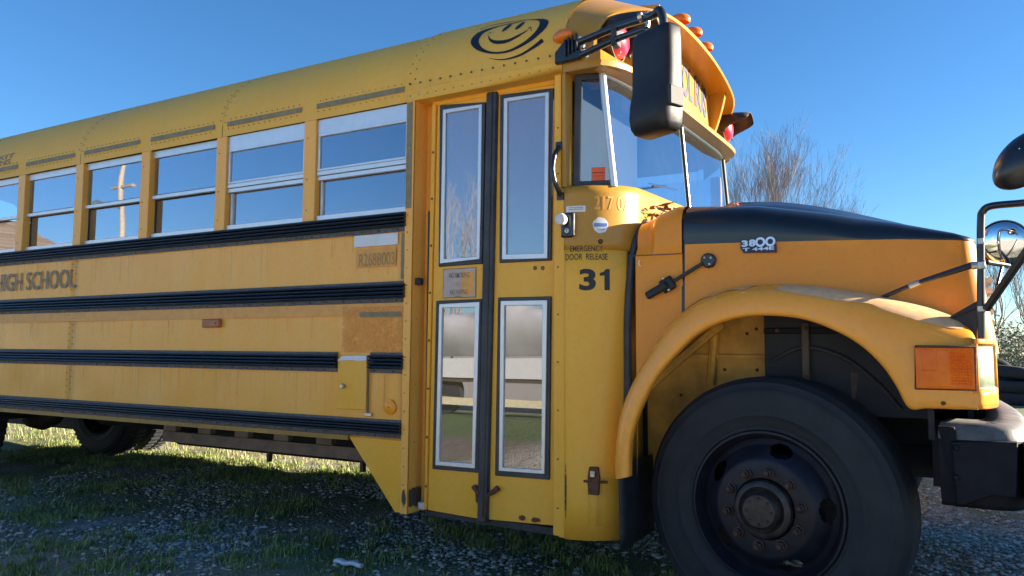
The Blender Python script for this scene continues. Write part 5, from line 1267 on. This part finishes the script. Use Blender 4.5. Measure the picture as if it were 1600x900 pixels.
def tyremat():
    m, N, L, P = newmat('tyre_rubber')
    tc = N.new('ShaderNodeTexCoord'); v = tc.outputs['Object']
    f = ramp(N, L, noise(N, L, v, 6, 6, .7), [(.35, (0,0,0,1)), (.75, (1,1,1,1))])
    L.new(mixc(N, L, f, (.007,.010,.015), (.022,.025,.031)), P.inputs['Base Color']); P.inputs['Roughness'].default_value = .72
    # concentric scuffs
    sx = N.new('ShaderNodeSeparateXYZ'); L.new(v, sx.inputs[0]); cx = N.new('ShaderNodeCombineXYZ'); L.new(sx.outputs[0], cx.inputs[0]); L.new(sx.outputs[2], cx.inputs[1])
    ln = N.new('ShaderNodeVectorMath'); ln.operation = 'LENGTH'; L.new(cx.outputs[0], ln.inputs[0])
    m2 = N.new('ShaderNodeMath'); m2.operation = 'MULTIPLY'; m2.inputs[1].default_value = 60; L.new(ln.outputs['Value'], m2.inputs[0])
    c2 = N.new('ShaderNodeCombineXYZ'); L.new(m2.outputs[0], c2.inputs[0]); bump(N, L, P, noise(N, L, c2.outputs[0], 3, 3), .35, .004)
    bump(N, L, P, noise(N, L, v, 40, 4), .2, .004)
    return m
MT['tyre'] = tyremat()
wheel('front_wheel', (-.556, .215, .497), math.radians(-8))
wheel('front_wheel', (-.545, 2.235, .500), math.radians(-8), True, True)
for y in (.19, .53, 1.90, 2.235): wheel('rear_wheel', (-7.47, y, .505), 0, False)
# axles, frame rails, side ladder beam
mb = MB(); mb.tube([(-7.47, .2, .5), (-7.47, 2.24, .5)], .07, 12); mb.lathe([(.0,-.16),(.16,-.12),(.2,0),(.16,.12),(0,.16)], (-7.47, 1.22, .5), 24); mb.build('rear_axle', 'frame', bus)
mb = MB(); mb.box(-.62, -.47, .35, 2.09, .36, .46); mb.build('front_axle', 'engine', bus, bevel=.01)
mb = MB(); mb.box(-9.4, .1, .78, .86, .56, .80); mb.box(-9.4, .1, 1.58, 1.66, .56, .80); mb.build('chassis_rail', 'engine', bus)
mb = MB(); mb.box(-6.2, -4.85, .9, 1.5, .45, .75); mb.build('fuel_tank', 'engine', bus, bevel=.05)
q0, q1 = (-4.838, 0.421), (-3.013, 0.443)
mb = MB(); mb.box(q0[0], q1[0]+.05, .58, .64, .430, .505)
for t in np.linspace(0, 1, 6):
    x = q0[0]+(q1[0]-q0[0])*t; mb.box(x, x+.13, .585, .635, .505, .60)
mb.box(q0[0], q1[0]+.05, .58, .64, .600, .66)
br = mb.build('side_beam', [simple('dusty_beam', (.23,.18,.15), .85, var=.3, scale=8, bmp=.3)], bus, bevel=.004)
q2 = (-3.804, 0.398); mb = MB(); mb.box(q2[0]-.012, q2[0]+.012, .60, .63, .36, .44); mb.build('beam_bracket', 'frame', bus); q2 = (-3.019, 0.417); mb = MB(); mb.box(q2[0]-.012, q2[0]+.012, .60, .63, .36, .44); mb.build('beam_bracket', 'frame', bus)

# ================================================================== BACKGROUND
def tree(name, base, h, spread, seed, label, levels=6, trunk=.16, lean=(0,0), group=None, mat='bark', leaf=0):
    rn = random.Random(seed); root = empty(name, base, label, 'tree', group)
    tr = MB(); cr = MB(); tips = []
    def grow_(p, d, l, r_, lv):
        l = max(l, .05); q = p + d*l; mid = p + d*l*.5 + Vector((rn.uniform(-1,1), rn.uniform(-1,1), rn.uniform(-.3,.3)))*l*.05
        (tr if lv < 2 else cr).tube([p, mid, q], [r_, r_*.85, r_*.7], 5 if lv < 3 else 3, cap=False)
        if lv >= levels: tips.append(q); return
        nb = 3 if lv < 3 else rn.choice((2, 3))
        for k in range(nb):
            ax_ = Vector((rn.uniform(-1,1), rn.uniform(-1,1), rn.uniform(-.2,.6))).normalized()
            dd = (d + ax_*spread*rn.uniform(.5, 1.15) + Vector((0,0,.12))).normalized()
            grow_(q if k < 2 else p+d*l*rn.uniform(.4,.9), dd, l*rn.uniform(.68, .90), max(.0028, r_*.58), lv+1)
    grow_(Vector(base), Vector((lean[0], lean[1], 1)).normalized(), h*.24, trunk, 0)
    tr.build('trunk', mat, root, loc=base); cr.build('crown', mat, root, loc=base)
    if leaf:
        lf = MB()
        for t in tips:
            for k in range(leaf):
                c_ = t + Vector((rn.gauss(0,.16), rn.gauss(0,.16), rn.gauss(0,.16))); s_ = rn.uniform(.03, .08); a = Vector((rn.uniform(-1,1), rn.uniform(-1,1), rn.uniform(-1,1))).normalized()*s_; b = a.orthogonal().normalized()*s_*.6
                lf.add([c_-a, c_-b, c_+a, c_+b], [(0,1,2,3)])
        lf.build('leaves', [simple('spring_leaf', (.13,.15,.035), .6, var=.4, scale=3)], root, kind='stuff', smooth=0, loc=base)
    return root
MT['bark'] = simple('bark', (.24,.205,.20), .85, var=.35, scale=6)
MT['barkpale'] = simple('bark_pale', (.26,.22,.18), .85, var=.3, scale=6)
tree('bare_tree', (-5.1, 19.5, 0), 7.5, .44, 5, 'tall bare tree with upswept purple grey twigs right behind the windshield corner', 8, .06, (.30, 0), 'bare trees beyond the bus')
tree('bare_tree', (-4.6, 27.5, 0), 7.4, .46, 12, 'smaller bare tree whose top shows above the black hood', 8, .06, (.25, 0), 'bare trees beyond the bus')
for i, (x, y, h, sd, lab) in enumerate([(2.6, 36, 6.6, 21, 'grey twiggy tree beyond the fence nearest the picture edge'), (4.2, 40, 7.2, 22, 'grey twiggy tree beyond the fence behind the round mirror'), (1.2, 42, 6.0, 23, 'grey twiggy tree beyond the fence mostly hidden by the hood nose')]):
    tree('bare_tree', (x, y, 0), h, .6, sd, lab, 6, .09, (0,0), 'bare trees beyond the bus', 'barkpale')
def bush(base, w_, h, n, seed, label, col):
    rn = random.Random(seed); root = empty('bush', base, label, 'bush', 'bushes beyond the fence'); st = MB(); lf = MB()
    for k in range(26):
        a = rn.uniform(0, 2*PI); r_ = rn.uniform(.1, 1)*w_*.5; st.tube([base, (base[0]+r_*.5*math.cos(a), base[1]+r_*.5*math.sin(a), h*.45), (base[0]+r_*math.cos(a), base[1]+r_*math.sin(a), h*rn.uniform(.6,1))], [.02,.014,.006], 4, cap=False)
    for k in range(n):
        a = rn.uniform(0, 2*PI); r_ = w_*.5*rn.random()**.5; z = h*(.1+.9*rn.random()*math.sqrt(max(0, 1-(r_/(w_*.55))**2))) * (1+.15*math.sin(5*a)); c_ = Vector((base[0]+r_*math.cos(a), base[1]+r_*math.sin(a), z))
        s_ = rn.uniform(.03, .07); d1 = Vector((rn.uniform(-1,1), rn.uniform(-1,1), rn.uniform(-1,1))).normalized()*s_; d2 = d1.orthogonal().normalized()*s_*.6; lf.add([c_-d1, c_-d2, c_+d1, c_+d2], [(0,1,2,3)])
    st.build('stems', 'barkpale', root, loc=base); lf.build('leaves', [simple('bush_leaf', col, .6, var=.45, scale=2.5)], root, kind='stuff', smooth=0, loc=base)
bush((1.5, 31, 0), 4, 2.4, 7000, 1, 'pale olive bush behind the chain link fence next to the hood nose', (.075,.08,.03))
bush((3.6, 30, 0), 4, 2.2, 6000, 2, 'bright green bush behind the chain link fence at the picture edge', (.08,.12,.03))
bush((6.8, 33, 0), 5, 2.5, 3500, 3, 'olive bush beyond the right end of the fence', (.08,.09,.035))
# chain link fence
fe = empty('chain_link_fence', (2, 27, 0), 'weathered chain link fence running behind the tyre pile', 'fence')
FX0, FX1, FY = -6.0, 10.0, 27.0
po = MB(); po.tube([(0, 0, 0), (0, 0, 1.65)], .03, 8); p0 = None
for k in range(7):
    x = FX0 + (FX1-FX0)*k/6
    if p0 is None: po = MB(); po.tube([(x, FY, 0), (x, FY, 1.65)], .03, 8); p0 = po.build('fence_post', 'steel', fe)
    else: instance(p0, fe, WORLD[p0.name]+np.array([x-FX0, 0, 0]))
mb = MB(); mb.tube([(FX0, FY, 1.6), (FX1, FY, 1.6)], .022, 6); mb.build('top_rail', 'steel', fe)
mb = MB()
for k in range(int((FX1-FX0+1.55)/.11)):
    x = FX0-1.5+k*.11
    for s_ in (1, -1):
        a, b = (x, .05), (x+1.5, 1.55)
        if s_ < 0: a, b = (x, 1.55), (x+1.5, .05)
        mb.add([(a[0]-.004, FY, a[1]), (a[0]+.004, FY, a[1]), (b[0]+.004, FY, b[1]), (b[0]-.004, FY, b[1]), (a[0], FY+.006, a[1]), (b[0], FY+.006, b[1])], [(0,1,2,3), (0,4,5,3), (1,4,5,2)])
mb.build('wire_mesh', 'steel', fe, kind='stuff')
# scrap tyres in a pile
def scraptyre(loc, rot, label, R=.48):
    mb = MB(); prof = [(.27,.10),(.30,.12),(.40,.13),(.46,.11),(.48,.08),(.482,.0),(.48,-.08),(.46,-.11),(.40,-.13),(.30,-.12),(.27,-.10),(.31,-.07),(.44,-.05),(.45,0),(.44,.05),(.31,.07),(.27,.10)]
    mb.lathe([(r_*R/.48, a) for r_, a in prof], seg=40, axis='z')
    o = mb.build('scrap_tyre', 'tyre', None, local=True); o.location = loc; o.rotation_euler = rot; WORLD[o.name] = None
    return tag(o, label, 'tyre', 'scrap tyres in the pile beyond the bumper')
T_ = [((1.55, 15.9, .13), (0,0,0), 'flat scrap tyre at the bottom left of the pile'), ((1.62, 15.9, .39), (.05,.03,0), 'scrap tyre second from the ground in the left stack'), ((1.50, 15.95, .64), (-.08,.12,0), 'scrap tyre on top of the left stack'),
      ((2.6, 15.7, .13), (0,0,0), 'flat scrap tyre on the ground at the picture edge'), ((2.55, 15.75, .40), (.06,-.05,0), 'scrap tyre second in the edge stack'), ((2.62, 15.7, .66), (.05,.02,0), 'scrap tyre on top of the edge stack'),
      ((1.25, 16.9, .48), (1.35,.1,.4), 'scrap tyre leaning upright behind the left stack')]
for t in T_: scraptyre(*t)

# ---- a van added out of view, ahead of the bus, to shade the gravel under the bumper
vn = empty('shade_van', (6.6, 5.2, 0), 'white panel van added out of view ahead of the bus to shade the gravel by the bumper', 'van')
mb = MB(); n_ = 0
vp = [(1.6,.35),(9.0,.35),(9.0,2.40),(8.8,2.53),(3.6,2.53),(3.2,2.46),(2.55,1.45),(1.75,1.2),(1.6,1.0)]
vs_ = [(5.6, y, z) for y, z in vp]+[(7.6, y, z) for y, z in vp]; m_ = len(vp)
mb.add(vs_, [tuple(range(m_)), tuple(range(2*m_-1, m_-1, -1))]+[(i, m_+i, m_+(i+1)%m_, (i+1)%m_) for i in range(m_)]); mb.build('body', 'white', vn, bevel=.05, seg=3)
mb = MB(); mb.add([(5.59, 3.3, 1.45), (5.59, 4.4, 1.45), (5.59, 4.4, 2.05), (5.59, 3.55, 2.05)], [(0,1,2,3)]); mb.build('side_window', 'engine', vn)
for y in (2.6, 7.9):
    for x in (5.66, 7.54):
        mb = MB(); mb.lathe([(0,.11),(.2,.12),(.22,.10),(.34,.11),(.36,.08),(.36,-.08),(0,-.1)], (x, y, .36), 28, axis='x'); mb.build('wheel', 'tyre', vn)
# ---- the yard behind the camera, seen only as reflections in the glass and mirrors
hs = empty('house', (-52, -19, 0), 'low house with a brown shingled hip roof mirrored in the rear bus windows', 'house')
mb = MB(); mb.box(-71, -40, -24, -14, 0, 3.3); mb.build('wall', [simple('house_wall', (.45,.42,.38), .8, var=.1)], hs)
mb = MB(); a = [(-72,-25,3.2), (-38.5,-25,3.2), (-38.5,-13,3.2), (-72,-13,3.2), (-66,-19,8.0), (-43,-19,8.0)]
mb.add(a, [(0,1,5,4), (1,2,5), (2,3,4,5), (3,0,4), (3,2,1,0)])
def shingle():
    m, N, L, P = newmat('brown_shingles'); b = N.new('ShaderNodeTexBrick'); b.inputs['Scale'].default_value = 1.0; v = pos(N, L, (1.4, 1.4, 3.2))
    sx = N.new('ShaderNodeSeparateXYZ'); L.new(v, sx.inputs[0]); cx = N.new('ShaderNodeCombineXYZ'); L.new(sx.outputs[0], cx.inputs[0]); L.new(sx.outputs[2], cx.inputs[1]); L.new(cx.outputs[0], b.inputs['Vector'])
    b.inputs['Color1'].default_value = (.16,.12,.09,1); b.inputs['Color2'].default_value = (.25,.20,.15,1); b.inputs['Mortar'].default_value = (.10,.08,.06,1); b.inputs['Mortar Size'].default_value = .03
    L.new(b.outputs[0], P.inputs['Base Color']); P.inputs['Roughness'].default_value = .9; return m
mb.build('roof', [shingle()], hs, smooth=0)
for k in range(4):
    mb = MB(); mb.box(-68+7*k, -66.2+7*k, -14.03, -13.98, 1.0, 2.4); mb.build('window', 'white', hs)
up = empty('utility_pole', (-27.4, -15, 0), 'wooden utility pole with crossarm mirrored in a bus window', 'utility pole')
mb = MB(); mb.tube([(-27.4,-15,0), (-27.4,-15,8.4)], [.13,.09], 10); mb.build('pole', [simple('pole_wood', (.36,.31,.24), .85, var=.2)], up)
mb = MB(); mb.box(-28.1, -26.7, -15.05, -14.95, 7.25, 7.34); mb.build('crossarm', [simple('arm_wood', (.30,.25,.2), .85)], up)
mb = MB(); mb.tube([(-27.4,-15,6.4), (-29.0,-15,6.9), (-29.3,-15,6.85)], .05, 6); mb.build('lamp_arm', 'steel', up)
tree('bare_tree', (-12.5, -16, 0), 6.2, .5, 31, 'bare tree behind the photographer mirrored in the entry door glass', 6, .09, (0,0), None, 'bark')
tree('bare_tree', (9, -14, 0), 7, .5, 32, 'bare tree behind the photographer beyond the trailer', 6, .10, (0,0), None, 'bark')
tl = empty('added_trailer', (-8, -8.2, 0), 'added unseen flatbed trailer, its white side boards and grey tarp mirrored in the door glass', 'trailer')  # made-up trailer, gives the lower door panes pale bands to mirror
mb = MB(); mb.box(-12, -4, -9.0, -7.4, .55, .62); mb.build('deck', 'frame', tl)
mb = MB(); mb.box(-12, -4, -7.4, -7.36, .62, .95); mb.build('side_board', 'white', tl)
mb = MB(); mb.box(-12, -4, -7.38, -7.33, .18, .30); mb.build('lower_rail', [simple('cream_rail', (.7,.62,.42), .6)], tl)
mb = MB(); mb.grid([[(x, -9.0+1.5*math.sin(a)*.5+.75-.75*math.cos(a), .98+.85*math.sin(a)*(.9+.1*math.sin(x*3)+.05*math.sin(x*7+a*3))) for a in np.linspace(0, PI, 14)] for x in np.linspace(-12, -4, 40)]); mb.build('tarp', [simple('grey_tarp', (.50,.50,.52), .7, var=.1, scale=4)], tl)
for x in (-9.2, -8.2, -7.2):
    mb = MB(); mb.lathe([(.0,.09),(.18,.10),(.2,.12),(.33,.10),(.36,.07),(.36,-.07),(0,-.08)], (x, -7.6, .36), 28); mb.build('wheel', 'rubber', tl)
